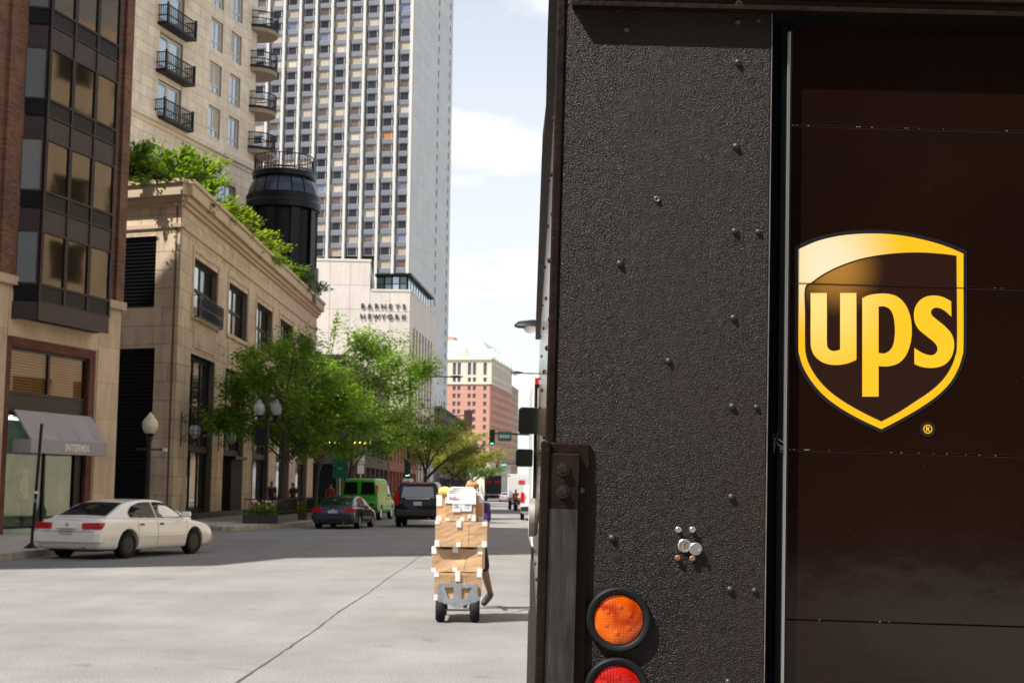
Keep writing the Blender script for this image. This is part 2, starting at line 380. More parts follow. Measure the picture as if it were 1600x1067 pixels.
# ================================================================== the brown parcel truck
M_pebble = mat('pebbled_brown_panel', (.026, .023, .022), .45, spec=.26)
def pebble(m):
    N, Lk, b = nodes_of(m); t = N.new('ShaderNodeTexCoord')
    v = N.new('ShaderNodeTexVoronoi'); v.inputs['Scale'].default_value = 430; v.feature = 'SMOOTH_F1'; v.inputs['Smoothness'].default_value = .35
    n = N.new('ShaderNodeTexNoise'); n.inputs['Scale'].default_value = 620; n.inputs['Detail'].default_value = 3
    w = N.new('ShaderNodeTexNoise'); w.inputs['Scale'].default_value = 60; w.inputs['Detail'].default_value = 2
    add = N.new('ShaderNodeVectorMath'); add.operation = 'MULTIPLY_ADD'; add.inputs[1].default_value = (.006, .006, .006)
    Lk(t.outputs['Object'], w.inputs['Vector']); Lk(w.outputs['Color'], add.inputs[0]); Lk(t.outputs['Object'], add.inputs[2])
    for k in (v, n): Lk(add.outputs[0], k.inputs['Vector'])
    ad = N.new('ShaderNodeMath'); ad.operation = 'MULTIPLY_ADD'; ad.inputs[1].default_value = .7; Lk(n.outputs['Fac'], ad.inputs[0]); Lk(v.outputs['Distance'], ad.inputs[2])
    bp = N.new('ShaderNodeBump'); bp.inputs['Strength'].default_value = 1.0; bp.inputs['Distance'].default_value = .0019
    Lk(ad.outputs[0], bp.inputs['Height']); Lk(bp.outputs[0], b.inputs['Normal'])
    # worn, dusty and greasy areas
    d = N.new('ShaderNodeTexNoise'); d.inputs['Scale'].default_value = 3.2; d.inputs['Detail'].default_value = 6; Lk(t.outputs['Object'], d.inputs['Vector'])
    r = N.new('ShaderNodeValToRGB'); r.color_ramp.elements[0].position = .3; r.color_ramp.elements[1].position = .72
    r.color_ramp.elements[0].color = (.0070, .0036, .0025, 1); r.color_ramp.elements[1].color = (.0170, .0096, .0070, 1); Lk(d.outputs['Fac'], r.inputs[0])
    # rain streaks and scuffs running down the panel
    sm = N.new('ShaderNodeMapping'); sm.inputs['Scale'].default_value = (30, 30, 1.3); Lk(t.outputs['Object'], sm.inputs[0]); sn = N.new('ShaderNodeTexNoise'); sn.inputs['Scale'].default_value = 1.0; sn.inputs['Detail'].default_value = 5; Lk(sm.outputs[0], sn.inputs['Vector'])
    sr = N.new('ShaderNodeValToRGB'); sr.color_ramp.elements[0].position = .5; sr.color_ramp.elements[1].position = .75; sr.color_ramp.elements[0].color = (1, 1, 1, 1); sr.color_ramp.elements[1].color = (1.4, 1.36, 1.3, 1); Lk(sn.outputs['Fac'], sr.inputs[0])
    sx_ = N.new('ShaderNodeMixRGB'); sx_.blend_type = 'MULTIPLY'; sx_.inputs[0].default_value = 1; Lk(r.outputs[0], sx_.inputs[1]); Lk(sr.outputs[0], sx_.inputs[2]); Lk(sx_.outputs[0], b.inputs['Base Color'])
    q = N.new('ShaderNodeMapRange'); q.inputs['From Min'].default_value = .3; q.inputs['From Max'].default_value = .7; q.inputs['To Min'].default_value = .30; q.inputs['To Max'].default_value = .55
    Lk(d.outputs['Fac'], q.inputs[0]); Lk(q.outputs[0], b.inputs['Roughness'])
pebble(M_pebble)
def gloss(m, speck=True):
    """baked paint: slight waviness, dust specks"""
    N, Lk, b = nodes_of(m); t = N.new('ShaderNodeTexCoord')
    w = N.new('ShaderNodeTexNoise'); w.inputs['Scale'].default_value = 7; w.inputs['Detail'].default_value = 3
    o = N.new('ShaderNodeTexNoise'); o.inputs['Scale'].default_value = 160; o.inputs['Detail'].default_value = 2
    for k in (w, o): Lk(t.outputs['Object'], k.inputs['Vector'])
    a = N.new('ShaderNodeMath'); a.operation = 'MULTIPLY_ADD'; a.inputs[1].default_value = .035; Lk(o.outputs['Fac'], a.inputs[0]); Lk(w.outputs['Fac'], a.inputs[2])
    bp = N.new('ShaderNodeBump'); bp.inputs['Strength'].default_value = .16; bp.inputs['Distance'].default_value = .006; Lk(a.outputs[0], bp.inputs['Height']); Lk(bp.outputs[0], b.inputs['Normal'])
    v = N.new('ShaderNodeTexVoronoi'); v.inputs['Scale'].default_value = 70; Lk(t.outputs['Object'], v.inputs['Vector'])
    r = N.new('ShaderNodeValToRGB'); r.color_ramp.elements[0].position = .028; r.color_ramp.elements[1].position = .06
    base = tuple(b.inputs['Base Color'].default_value[:3])
    r.color_ramp.elements[0].color = (*[c + .05 for c in base], 1); r.color_ramp.elements[1].color = (*base, 1)
    Lk(v.outputs['Distance'], r.inputs[0])
    s = N.new('ShaderNodeTexNoise'); s.inputs['Scale'].default_value = 1.6; s.inputs['Detail'].default_value = 4; Lk(t.outputs['Object'], s.inputs['Vector'])
    mu = N.new('ShaderNodeMixRGB'); mu.blend_type = 'MULTIPLY'; mu.inputs[0].default_value = .8; Lk(r.outputs[0], mu.inputs[1])
    rr = N.new('ShaderNodeValToRGB'); rr.color_ramp.elements[0].position = .3; rr.color_ramp.elements[1].position = .7; rr.color_ramp.elements[0].color = (.55, .55, .55, 1); rr.color_ramp.elements[1].color = (1.2, 1.2, 1.2, 1)
    Lk(s.outputs['Fac'], rr.inputs[0]); Lk(rr.outputs[0], mu.inputs[2]); Lk(mu.outputs[0], b.inputs['Base Color'])
M_door = mat('gloss_brown_paint', (.0115, .0042, .0025), .11, spec=.32); gloss(M_door)
M_brown = mat('brown_body_paint', (.035, .016, .010), .35, var=.35, vscale=4, spec=.35)
M_side = mat('brown_side_paint', (.06, .035, .025), .22, var=.3, vscale=5, coat=.5)
M_trim = mat('brown_trim', (.016, .0082, .0052), .5, spec=.12, var=.5, vscale=14, bump=.3, bscale=60)
M_gask = mat('black_rubber_seal', (.004, .004, .004), .7, spec=.1)
M_bar = mat('worn_steel_bar', (.10, .092, .09), .45, metal=.8, var=.5, vscale=9, bump=.25, bscale=40, rvar=.18, stretch=(3, 3, .6))
M_rivet = mat('painted_rivet', (.045, .040, .037), .42, metal=.2, var=.4, vscale=90)
M_alu = mat('bare_aluminium', (.62, .61, .59), .35, metal=1)
M_nickel = mat('nickel_lock', (.62, .60, .57), .3, metal=.9, var=.3, vscale=60)
M_rust = mat('rusty_screw', (.30, .15, .085), .6, metal=.4, var=.5, vscale=80)

TA = R(1.1); TX = 0.0285; TY = 2.7
truck = thing('parcel_truck', 'dark brown parcel delivery truck with gold shield emblem, seen close from behind', 'truck', (TX, TY, 0))
truck.rotation_euler = (0, TA, R(-.6))
def T(px, py, dep=0.0):
    """photo pixel -> (u, v) on the truck's rear plane"""
    p = at(px, py, TY + dep); x = p.x - TX
    return (x * math.cos(TA) - p.z * math.sin(TA), x * math.sin(TA) + p.z * math.cos(TA))
def rear(u, v, d): return (u, -d, v)       # d: metres proud of the rear plane
def quad_box(mbx, u0, u1, v0, v1, d0, d1): mbx.box(u0, u1, -d1, -d0, v0, v1)

BW, BL, BTOP = 2.28, 7.9, 2.78      # body width, length, eaves height
u_door = T(1204, 540)[0]            # left edge of the door opening
# body shell: side walls, roof, front
b = MB(); b.box(.004, .05, .03, BL, .62, BTOP); b.build('side_wall', M_side, truck)
b = MB(); b.box(BW - .05, BW, .03, BL, .62, BTOP); b.build('side_wall', M_side, truck)
roof = MB().loft([[(0, y, BTOP), (.10, y, BTOP + .09), (.5, y, BTOP + .15), (BW / 2, y, BTOP + .17), (BW - .5, y, BTOP + .15), (BW - .10, y, BTOP + .09), (BW, y, BTOP)] for y in (.0, BL - .5, BL)])
M_roof = mat('white_roof', (.7, .7, .68), .5); roof.build('roof', M_roof, truck)
b = MB(); b.box(.05, BW - .05, BL - .06, BL, .6, 1.35); b.box(.05, BW - .05, BL - .06, BL, 2.45, BTOP); b.box(.05, .13, BL - .06, BL, 1.35, 2.45); b.box(BW - .13, BW - .05, BL - .06, BL, 1.35, 2.45); b.build('cab_front', M_side, truck)
MB().box(.13, BW - .13, BL - .04, BL - .03, 1.35, 2.45).build('windshield', M_glassd, truck)
MB().box(.06, BW - .06, BL, BL + 1.0, .55, 1.3).build('hood', M_side, truck, bevel=.08)
MB().box(.1, BW - .1, .05, BL, .55, .66).build('floor', M_dark, truck)
# drip rail along the eaves, standing out from the side
rail = MB()
rail.loft([[(.004 - w, y, BTOP - .055), (.004 - w, y, BTOP + .012), (.03, y, BTOP + .012), (.03, y, BTOP - .055)] for y, w in ((-.01, .026), (.8, .026), (1.6, .022), (2.0, .030), (4, .032), (7.0, .034), (BL + .02, .034))], closed=True)
rail.build('drip_rail', M_trim, truck)
# rub rails and skirt trim low on the side
for z0, z1, w in ((1.02, 1.10, .020), (.62, .74, .024)):
    MB().box(-w, .004, .06, BL - .2, z0, z1).build('rub_rail', M_trim, truck)
# side posts with rivets (aluminium ribs on the body side)
RIV = MB().lathe([(.0065, 0), (.0062, .002), (.0045, .0042), (.002, .0052), (0, .0054)], 12, 'x').mesh('side_rivet', M_trim, True)
for z in (1.25, 1.5, 1.75, 2.0, 2.25, 2.5, 2.66):
    for y in (.09, .62, 1.3, 2.1, 3.0, 4.2, 5.6):
        o = link('rivet', RIV, truck, (.004, y, z)); o.scale = (-1.3, 1.2, 1.2)
# fuel filler on the side: round recessed cover seen edge on
MB().lathe([(.07, 0), (.07, .02), (.06, .032), (.0, .036)], 24, 'x', (0, 0, 0)).build('fuel_cap', mat('dull_cap', (.33, .29, .25), .5, metal=.3, var=.4, vscale=10), truck, True, loc=(-.034, 2.6, 1.50))
# rear corner trim
b = MB(); b.box(-.006, .010, -.004, .05, .64, BTOP); b.build('corner_trim', M_trim, truck, bevel=.003)
# textured left rear panel
pu0, pu1 = .0105, T(1199, 500)[0]
vb, vt = .62, T(900, 12)[1]
panel = MB(); panel.box(pu0, pu1, 0, .03, vb, 2.66); panel.build('rear_panel', M_pebble, truck, bevel=.002)
# right rear panel, mirrored, outside the picture
MB().box(BW - pu1, BW - .0105, 0, .03, vb, 2.66).build('rear_panel', M_pebble, truck)
MB().box(BW - .010, BW + .006, -.004, .05, .64, BTOP).build('corner_trim', M_trim, truck)
# thin bright panel edge beside the seal
MB().box(pu1 + .0004, pu1 + .0022, -.0015, .03, vb, 2.6).build('panel_edge', mat('worn_edge', (.30, .27, .24), .45, metal=.6, var=.5, vscale=12), truck)
# black seal and door track
u_strip = T(1227, 500)[0]; u_strip2 = T(1232, 500)[0]
MB().box(pu1 + .0024, BW - pu1, .045, .07, vb, 2.62).build('door_frame', M_gask, truck)
MB().box(u_strip - .010, u_strip, .018, .046, vb, T(1226, 38)[1]).build('door_seal', M_gask, truck)
MB().box(u_strip, u_strip2 - .0005, .010, .046, vb, T(1226, 48)[1]).build('track_edge', M_alu, truck, bevel=.001)
MB().box(u_strip2 + .0002, u_strip2 + .004, .016, .046, vb, T(1226, 44)[1]).build('track_lip', mat('brown_track', (.028, .016, .011), .5, spec=.2), truck)
# a frayed bit of weather brush on the seal
M_brush = mat('brush_bristle', (.05, .055, .065), .5); br = MB(); rb = random.Random(5)
bu, bv = T(1214, 690)
for k in range(26):
    a = rb.uniform(-.5, .9); br.tube([(bu + rb.uniform(-.006, .006), .026, bv + rb.uniform(-.012, .012)), (bu + rb.uniform(-.008, .012), .006, bv - .018 * math.sin(a) + rb.uniform(-.012, .012))], .0005, 4)
br.build('brush', M_brush, truck)
# roll-up door: horizontal panels with real gaps
dl = u_strip2 + .004; dr = BW - pu1 - .03; DD = -.026
seams = [T(1240, y, -DD)[1] for y in (-56, 198, 443, 703, 967, 1232)]
seams = [seams[0] + .0] + seams[1:]
v_hi = seams[0]; lows = seams[1:] + [seams[-1] - .315 * k for k in (1,)]
for k in range(len(seams)):
    top_v = seams[k]; bot_v = seams[k + 1] if k + 1 < len(seams) else .75
    MB().box(dl, dr, -DD, .046, bot_v + .0007, top_v - .0007).build('door_panel', M_door, truck, bevel=.0014)
rs = random.Random(11)      # chipped paint along the seams
M_chip = mat('chipped_paint', (.30, .26, .23), .6)
for k, v in enumerate(seams[1:5]):
    ch = MB()
    for j in range((14, 6, 22, 4)[k]):
        u = dl + rs.random() ** 1.5 * .42; w = rs.uniform(.0007, .0032); h = rs.uniform(.0004, .0011)
        ch.box(u, u + w, -DD - .0006, -DD + .001, v + .0008 - h * .3, v + .0008 + h)
    ch.build('paint_chips', M_chip, truck)['kind'] = 'stuff'
# header over the door with a drip lip
hv = T(900, 15)[1]; lipd = .026
MB().box(.026, BW - .026, -.010, .028, hv + .010, 2.70).build('header', M_brown, truck)
lip = MB().prism([(T(893, 12)[0], hv + .0085), (T(893, 12)[0] + .002, hv - .001), (BW - .05, hv - .001), (BW - .05, hv + .0085)], 0, lipd, rear); lip.build('header_lip', M_trim, truck, bevel=.001)
MB().box(.03, BW - .03, -.030, -.009, hv + .024, hv + .034).build('header_trim', M_trim, truck, bevel=.002)
MB().box(u_door, BW - pu1, -.004, .06, hv - .014, hv + .010).build('door_head', M_gask, truck)
MB().box(0.01, BW - .01, -.004, .03, hv + .16, BTOP).build('header_board', M_brown, truck)
# rivets and bolts on the panel
RV = MB().lathe([(.0098, 0), (.0096, .0016), (.0084, .0042), (.0058, .0064), (.0028, .0075), (0, .0078)], 18, 'y').mesh('rivet', M_rivet, True)
RVs = RV
def rivet(px, py, s=1.0, me=None, name='rivet'):
    u, v = T(px, py); o = link(name, me or RV, truck, (u, 0.0, v)); o.scale = (s * .62, -s * .8, s * .62); return o
for px, py, s in ((979, 48, 1.1), (1152, 36, 1.05), (1184, 34, .7), (1152, 99, 1.1), (1149, 230, 1.1), (1147, 362, 1.05), (1184, 363, .9), (968, 412, 1.1),
                  (1145, 497, 1.05), (1044, 564, 1.0), (1143, 635, 1.05), (1181, 636, .9), (1142, 776, 1.05), (956, 840, 1.1), (1140, 920, 1.05), (1178, 922, .85), (1137, 1064, 1.05)):
    rivet(px, py, s)
RNG = MB().lathe([(.0105, 0), (.0105, .005), (.0085, .0062), (.0055, .005), (.0052, .001), (0, .001)], 18, 'y').mesh('hollow_rivet', mat('hollow_rivet', (.16, .13, .11), .45, metal=.4), True)
rivet(1026, 312, .85, RNG); u, v = T(1152, 12); o = link('rivet', RNG, truck, (u, -.0135, v)); o.scale = (.7, -.8, .7)
o = link('rivet', RV, truck, (T(905, 4)[0], -.0105, T(905, 4)[1])); o.scale = (.9, -1.1, .9)
# strike bracket: folded plate with a bolted steel bar
x0, vtop = T(849, 689); x1 = T(922, 690)[0]
br = MB(); br.box(x0 + .002, x1, -.009, -.0, .6, vtop - .002); br.build('bracket_plate', M_trim, truck, bevel=.003)
MB().box(x0 - .004, x0 + .013, -.026, .03, .6, vtop).build('bracket_flange', M_trim, truck, bevel=.003)
bx0, bvt = T(859, 708); bx1 = T(905, 708)[0]
MB().box(bx0, bx1, -.021, -.0095, .6, T(880, 792)[1]).build('grab_bar', M_bar, truck, bevel=.0022)
MB().box(bx0 - .0004, bx1 + .0006, -.0215, -.0093, T(880, 792)[1] - .004, bvt).build('bar_cover', mat('brown_paint_worn', (.018, .0095, .0065), .5, spec=.14, var=.55, vscale=22, bump=.2, bscale=50), truck, bevel=.002)
def bolt(px, py, dep, s=1.0):
    u, v = T(px, py); h = MB()
    h.lathe([(.0165 * s, 0), (.0165 * s, .003 * s), (.012 * s, .004 * s)], 24, 'y', (0, 0, 0))
    h.lathe([(.0125 * s, .004 * s), (.0120 * s, .0105 * s), (.0100 * s, .0125 * s), (.006 * s, .0128 * s), (0, .0118 * s)], 6, 'y')
    o = h.build('bolt', mat('oily_bolt', (.03, .02, .015), .38, metal=.4, var=.5, vscale=60), truck, True); o.location = (u, -dep, v); o.scale = (.78, -.8, .78); return o
bolt(880, 733, .0214); bolt(879, 768, .0214)
o = link('rivet', RV, truck, (T(908, 766)[0], -.009, T(908, 766)[1])); o.scale = (.7, -1, .7)
# round tail lamps in rubber grommets
def lens_mat(name, col, lit_streak):
    m = mat(name, col, .12, spec=.5); N, Lk, b = nodes_of(m)
    t = N.new('ShaderNodeTexCoord')
    v = N.new('ShaderNodeTexVoronoi'); v.inputs['Scale'].default_value = 190; v.inputs['Randomness'].default_value = 0.0; Lk(t.outputs['Object'], v.inputs['Vector'])
    n = N.new('ShaderNodeTexNoise'); n.inputs['Scale'].default_value = 24; n.inputs['Detail'].default_value = 1; n.inputs['Distortion'].default_value = .6; Lk(t.outputs['Object'], n.inputs['Vector'])
    r = N.new('ShaderNodeValToRGB'); r.color_ramp.elements[0].position = .30; r.color_ramp.elements[1].position = .80
    r.color_ramp.elements[0].color = (*col, 1); r.color_ramp.elements[1].color = (*lit_streak, 1); Lk(n.outputs['Fac'], r.inputs[0]); Lk(r.outputs[0], b.inputs['Base Color'])  # brighter tone puts light streaks into the lens colour
    bp = N.new('ShaderNodeBump'); bp.inputs['Strength'].default_value = .3; bp.inputs['Distance'].default_value = .002; Lk(v.outputs['Distance'], bp.inputs['Height']); Lk(bp.outputs[0], b.inputs['Normal'])
    return m
M_amber = lens_mat('amber_lens', (.30, .012, .0), (.88, .16, .002)); M_red = lens_mat('red_lens', (.32, .002, .002), (.6, .02, .012))
for nm, px, py, lm in (('amber', 966, 967, M_amber), ('red', 963, 1077, M_red)):
    u, v = T(px, py)
    g = MB().lathe([(.0605, 0), (.0605, .006), (.0595, .0095), (.0565, .0125), (.052, .0125), (.0478, .0095), (.0465, .004), (.0462, 0)], 48, 'y')
    go = g.build('tail_lamp', mat('lamp_grommet', (.011, .011, .012), .5, spec=.22, var=.3, vscale=30), truck, True, loc=(u, 0, v)); go.scale = (1, -1, 1)
    ln = MB().lathe([(.0462, .003), (.0460, .0068), (.042, .0088), (.030, .0102), (.015, .0108), (0, .011)], 48, 'y').build('lens', lm, go, True)
    ln['label'] = nm + ' lens'
    for k in range(6):
        a = k * PI / 3 + .4; r_ = .024
        MB().lathe([(.0055, .0095), (.0052, .0106), (.004, .0111), (0, .0113)], 14, 'y', (r_ * math.cos(a), 0, r_ * math.sin(a))).build('reflector', lm, go, True)
# lock: cylinder, swing cover and four screws
u, v = T(1069, 852)
lk = MB().lathe([(.0125, 0), (.0125, .004), (.0112, .0056), (.0092, .0048), (.009, .0020), (0, .0020)], 28, 'y').build('lock', M_nickel, truck, True, loc=(u, 0, v)); lk.scale = (1, -.7, 1)
MB().lathe([(.0045, .002), (.0045, .0048), (.003, .0055), (0, .0055)], 12, 'y', (-.0, 0, .001)).build('key_plug', mat('brass', (.55, .40, .16), .35, metal=.9), lk, True)
MB().box(-.0008, .0008, .0052, .0060, -.003, .004).build('keyhole', M_dark, lk)
u2, v2 = T(1086, 857)
cv = MB().lathe([(.0118, .0085), (.0120, .0108), (.0108, .0124), (0, .0128)], 28, 'y').build('lock_cover', M_nickel, truck, True, loc=(u2, 0, v2)); cv.scale = (1, -.7, 1)
MB().lathe([(.0028, .012), (.0028, .017), (.0018, .0185), (0, .0187)], 12, 'y', (.0075, 0, -.003)).build('cover_pin', M_nickel, cv, True)
for px, py, m_ in ((1059, 827, M_nickel), (1081, 827, M_nickel), (1058, 871, M_rust), (1081, 872, M_rust)):
    u, v = T(px, py); s_ = MB().lathe([(.0042, 0), (.0042, .010), (.0056, .0102), (.0056, .0118), (.004, .0138), (0, .0142)], 16, 'y').build('screw', m_, truck, True, loc=(u, 0, v)); s_.scale = (1, -.6, 1)
# ---- shield emblem (flat decal, printed in gold shades)
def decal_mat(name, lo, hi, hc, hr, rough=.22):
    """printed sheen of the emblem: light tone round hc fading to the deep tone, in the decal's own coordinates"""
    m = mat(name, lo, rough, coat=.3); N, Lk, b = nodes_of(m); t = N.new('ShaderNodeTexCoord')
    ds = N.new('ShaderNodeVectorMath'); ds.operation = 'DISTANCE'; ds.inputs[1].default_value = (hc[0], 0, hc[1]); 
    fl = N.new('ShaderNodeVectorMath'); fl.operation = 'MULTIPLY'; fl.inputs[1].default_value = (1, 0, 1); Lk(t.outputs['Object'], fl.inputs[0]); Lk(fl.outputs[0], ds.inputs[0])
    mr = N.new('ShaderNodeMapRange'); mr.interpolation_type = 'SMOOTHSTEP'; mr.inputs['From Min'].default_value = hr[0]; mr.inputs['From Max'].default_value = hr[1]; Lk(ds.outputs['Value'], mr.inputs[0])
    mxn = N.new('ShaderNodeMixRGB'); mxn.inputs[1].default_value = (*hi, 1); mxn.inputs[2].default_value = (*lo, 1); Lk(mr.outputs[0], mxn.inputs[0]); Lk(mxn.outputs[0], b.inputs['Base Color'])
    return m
LX = lambda zx, zy: T(1220 + zx / 2.9645, 340 + zy / 2.9645, -DD)
lc = LX(460, 520)
def lg(pts, **k): return [tuple(Vector(LX(*p)) - Vector(lc)) for p in (smooth_poly(pts, **k) if k.get('sub', 5) else pts)]
outer = [(77, 150), (160, 114), (250, 91), (330, 81), (410, 78), (500, 81), (600, 95), (700, 119), (780, 146), (838, 172), (838, 350), (838, 590), (832, 645), (812, 705), (775, 768), (715, 828), (635, 884), (545, 936), (460, 980), (370, 938), (280, 888), (205, 833), (145, 768), (103, 700), (84, 645), (77, 590), (77, 350)]
inner = [(108, 330), (140, 301), (200, 260), (280, 222), (380, 190), (500, 171), (620, 165), (720, 170), (806, 180), (808, 380), (808, 590), (801, 640), (780, 697), (743, 752), (690, 802), (620, 850), (540, 902), (460, 945), (380, 906), (293, 857), (218, 802), (165, 745), (130, 688), (113, 640), (108, 590), (108, 450)]
lu = [(134, 352), (209, 352), (209, 480), (209, 580), (214, 604), (228, 617), (248, 619), (270, 613), (270, 480), (270, 352), (345, 352), (345, 500), (345, 660), (310, 675), (270, 683), (230, 683), (190, 672), (155, 645), (138, 610), (134, 570), (134, 450)]
lp = [(372, 376), (400, 363), (440, 356), (490, 356), (535, 370), (572, 408), (593, 460), (600, 520), (595, 580), (576, 635), (545, 672), (505, 688), (470, 691), (447, 688), (447, 760), (447, 830), (372, 830), (372, 600)]
lph = [(447, 415), (472, 414), (498, 426), (515, 458), (522, 505), (522, 545), (515, 590), (498, 618), (472, 631), (447, 628), (447, 520)]
ls = [(781, 391), (745, 372), (702, 364), (662, 371), (630, 394), (612, 432), (612, 478), (630, 518), (668, 551), (703, 580), (718, 604), (714, 626), (695, 639), (668, 636), (640, 624), (612, 606), (612, 640), (612, 680), (645, 693), (695, 698), (745, 686), (780, 652), (795, 600), (788, 552), (762, 515), (725, 483), (697, 460), (687, 442), (695, 425), (717, 420), (748, 432), (782, 462), (782, 430)]
rim_ = [(460 + (x - 460) * 1.042, 528 + (y - 528) * 1.038) for x, y in outer]
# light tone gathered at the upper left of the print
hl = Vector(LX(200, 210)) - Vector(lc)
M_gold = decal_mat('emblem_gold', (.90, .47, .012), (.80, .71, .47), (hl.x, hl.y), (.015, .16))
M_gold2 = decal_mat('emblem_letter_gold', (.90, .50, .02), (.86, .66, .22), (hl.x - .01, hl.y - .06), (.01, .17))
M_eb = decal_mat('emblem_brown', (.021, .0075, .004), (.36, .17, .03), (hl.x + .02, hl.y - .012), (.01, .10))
M_rim = mat('emblem_outline', (.012, .012, .012), .3)
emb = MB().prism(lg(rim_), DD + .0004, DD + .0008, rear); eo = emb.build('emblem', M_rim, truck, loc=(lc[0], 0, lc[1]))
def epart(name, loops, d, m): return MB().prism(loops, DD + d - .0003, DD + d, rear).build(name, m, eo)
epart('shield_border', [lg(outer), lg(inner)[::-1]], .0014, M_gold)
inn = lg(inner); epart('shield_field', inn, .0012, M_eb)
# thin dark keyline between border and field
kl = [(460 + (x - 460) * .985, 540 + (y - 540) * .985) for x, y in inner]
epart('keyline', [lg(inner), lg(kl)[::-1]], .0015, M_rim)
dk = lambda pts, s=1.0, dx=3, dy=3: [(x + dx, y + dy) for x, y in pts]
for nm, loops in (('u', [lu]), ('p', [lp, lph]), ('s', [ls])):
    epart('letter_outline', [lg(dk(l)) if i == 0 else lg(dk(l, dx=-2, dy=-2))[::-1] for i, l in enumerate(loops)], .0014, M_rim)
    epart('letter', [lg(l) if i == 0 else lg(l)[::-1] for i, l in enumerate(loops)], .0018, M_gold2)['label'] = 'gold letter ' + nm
# registered mark
ru, rv_ = Vector(LX(674, 980)) - Vector(lc); RR = .0085
cir = lambda r, n=28: [(ru + r * math.cos(2 * PI * k / n), rv_ + r * math.sin(2 * PI * k / n)) for k in range(n)]
epart('mark_disc', cir(RR * 1.72), .0010, M_rim); epart('mark_ring', [cir(RR), cir(RR * .80)[::-1]], .0015, M_gold2)
tm = text_mesh('R', .0130, M_gold2, .0002, .0003); tm.transform(Matrix.Rotation(R(90), 4, 'X')); o = link('mark_letter', tm, eo, (ru, -(DD + .0014), rv_ - .0045))
# seam crosses the emblem
MB().box(dl, dl + .34, -DD - .0022, -DD - .0010, seams[2] - .0005, seams[2] + .0005).build('emblem_cut', M_rim, truck)
# mirrors on the far left corner
M_mir = mat('mirror_glass', (.085, .10, .085), .06, metal=.9); M_mback = mat('mirror_back', (.03, .03, .03), .5)
def tw(px, py, Y):
    p = at(px, py, Y); l = Vector((p.x - TX, p.y - TY, p.z)); a = TA
    return Vector((l.x * math.cos(a) - l.z * math.sin(a) , l.y, l.x * math.sin(a) + l.z * math.cos(a)))
for (ax, ay, bx, by_) in ((809, 637, 842, 678), (805, 702, 833, 729)):
    p0 = tw(ax, by_, 10.0); p1 = tw(bx, ay, 10.0); off = -.0105 * 7.3
    w2, h2 = (p1.x - p0.x) / 2, (p1.z - p0.z) / 2
    poly = [(sx * w2 * f, sz * h2 * g) for sx, sz, f, g in ((-1, -1, .8, 1), (1, -1, .9, .97), (1, -1, 1, .8), (1, 1, 1, .85), (1, 1, .9, 1), (-1, 1, .75, 1), (-1, 1, 1, .85), (-1, -1, 1, .8))]
    poly = [(a, b_) for a, b_ in poly]
    mo = MB().prism(poly, -.05, 0, lambda a, b_, d: (a, -d, b_)).build('side_mirror', M_mback, truck, loc=((p0.x + p1.x) / 2 + off, 7.3, (p0.z + p1.z) / 2), bevel=.006)
    MB().prism([(a * .93, b_ * .94) for a, b_ in poly], .0005, .003, lambda a, b_, d: (a, -d, b_)).build('mirror_glass', M_mir, mo)
pm = MB(); q0 = tw(838, 600, 10.0); q1 = tw(836, 760, 10.0)
pm.tube([(q0.x - .077, 7.34, q0.z), (q1.x - .077, 7.34, q1.z - .25)], .012, 8); pm.tube([(q0.x - .077, 7.34, q0.z - .02), (.08, 7.4, q0.z + .05)], .012, 8); pm.tube([(q1.x - .077, 7.34, q1.z - .25), (.08, 7.4, q1.z - .3)], .012, 8)
pm.build('mirror_post', M_black, truck)
# wheels, bumper (below the picture)
def simple_wheel(parent, loc, r, w, rimm, name='wheel'):
    t = MB().lathe([(r * .62, -w / 2), (r * .93, -w / 2), (r * .985, -w * .42), (r, -w * .25), (r, w * .25), (r * .985, w * .42), (r * .93, w / 2), (r * .62, w / 2), (r * .62, -w / 2)], 32, 'x').build(name, M_rubber, parent, True, loc=loc)
    MB().lathe([(r * .63, -w * .46), (r * .57, -w * .46), (r * .5, -w * .2), (r * .3, -w * .2), (r * .22, -w * .35), (0, -w * .35)], 28, 'x').build('rim', rimm, t, True)
    MB().lathe([(0, w * .35), (r * .22, w * .35), (r * .3, w * .2), (r * .5, w * .2), (r * .57, w * .46), (r * .63, w * .46)], 28, 'x').build('rim', rimm, t, True)
    return t
for x in (.2, BW - .2):
    for y in (1.9, 6.9): simple_wheel(truck, (x, y, .42 - (x) * .0), .42, .24, M_white)
MB().box(.06, BW - .06, -.12, .02, .42, .58).build('rear_bumper', M_black, truck, bevel=.01)
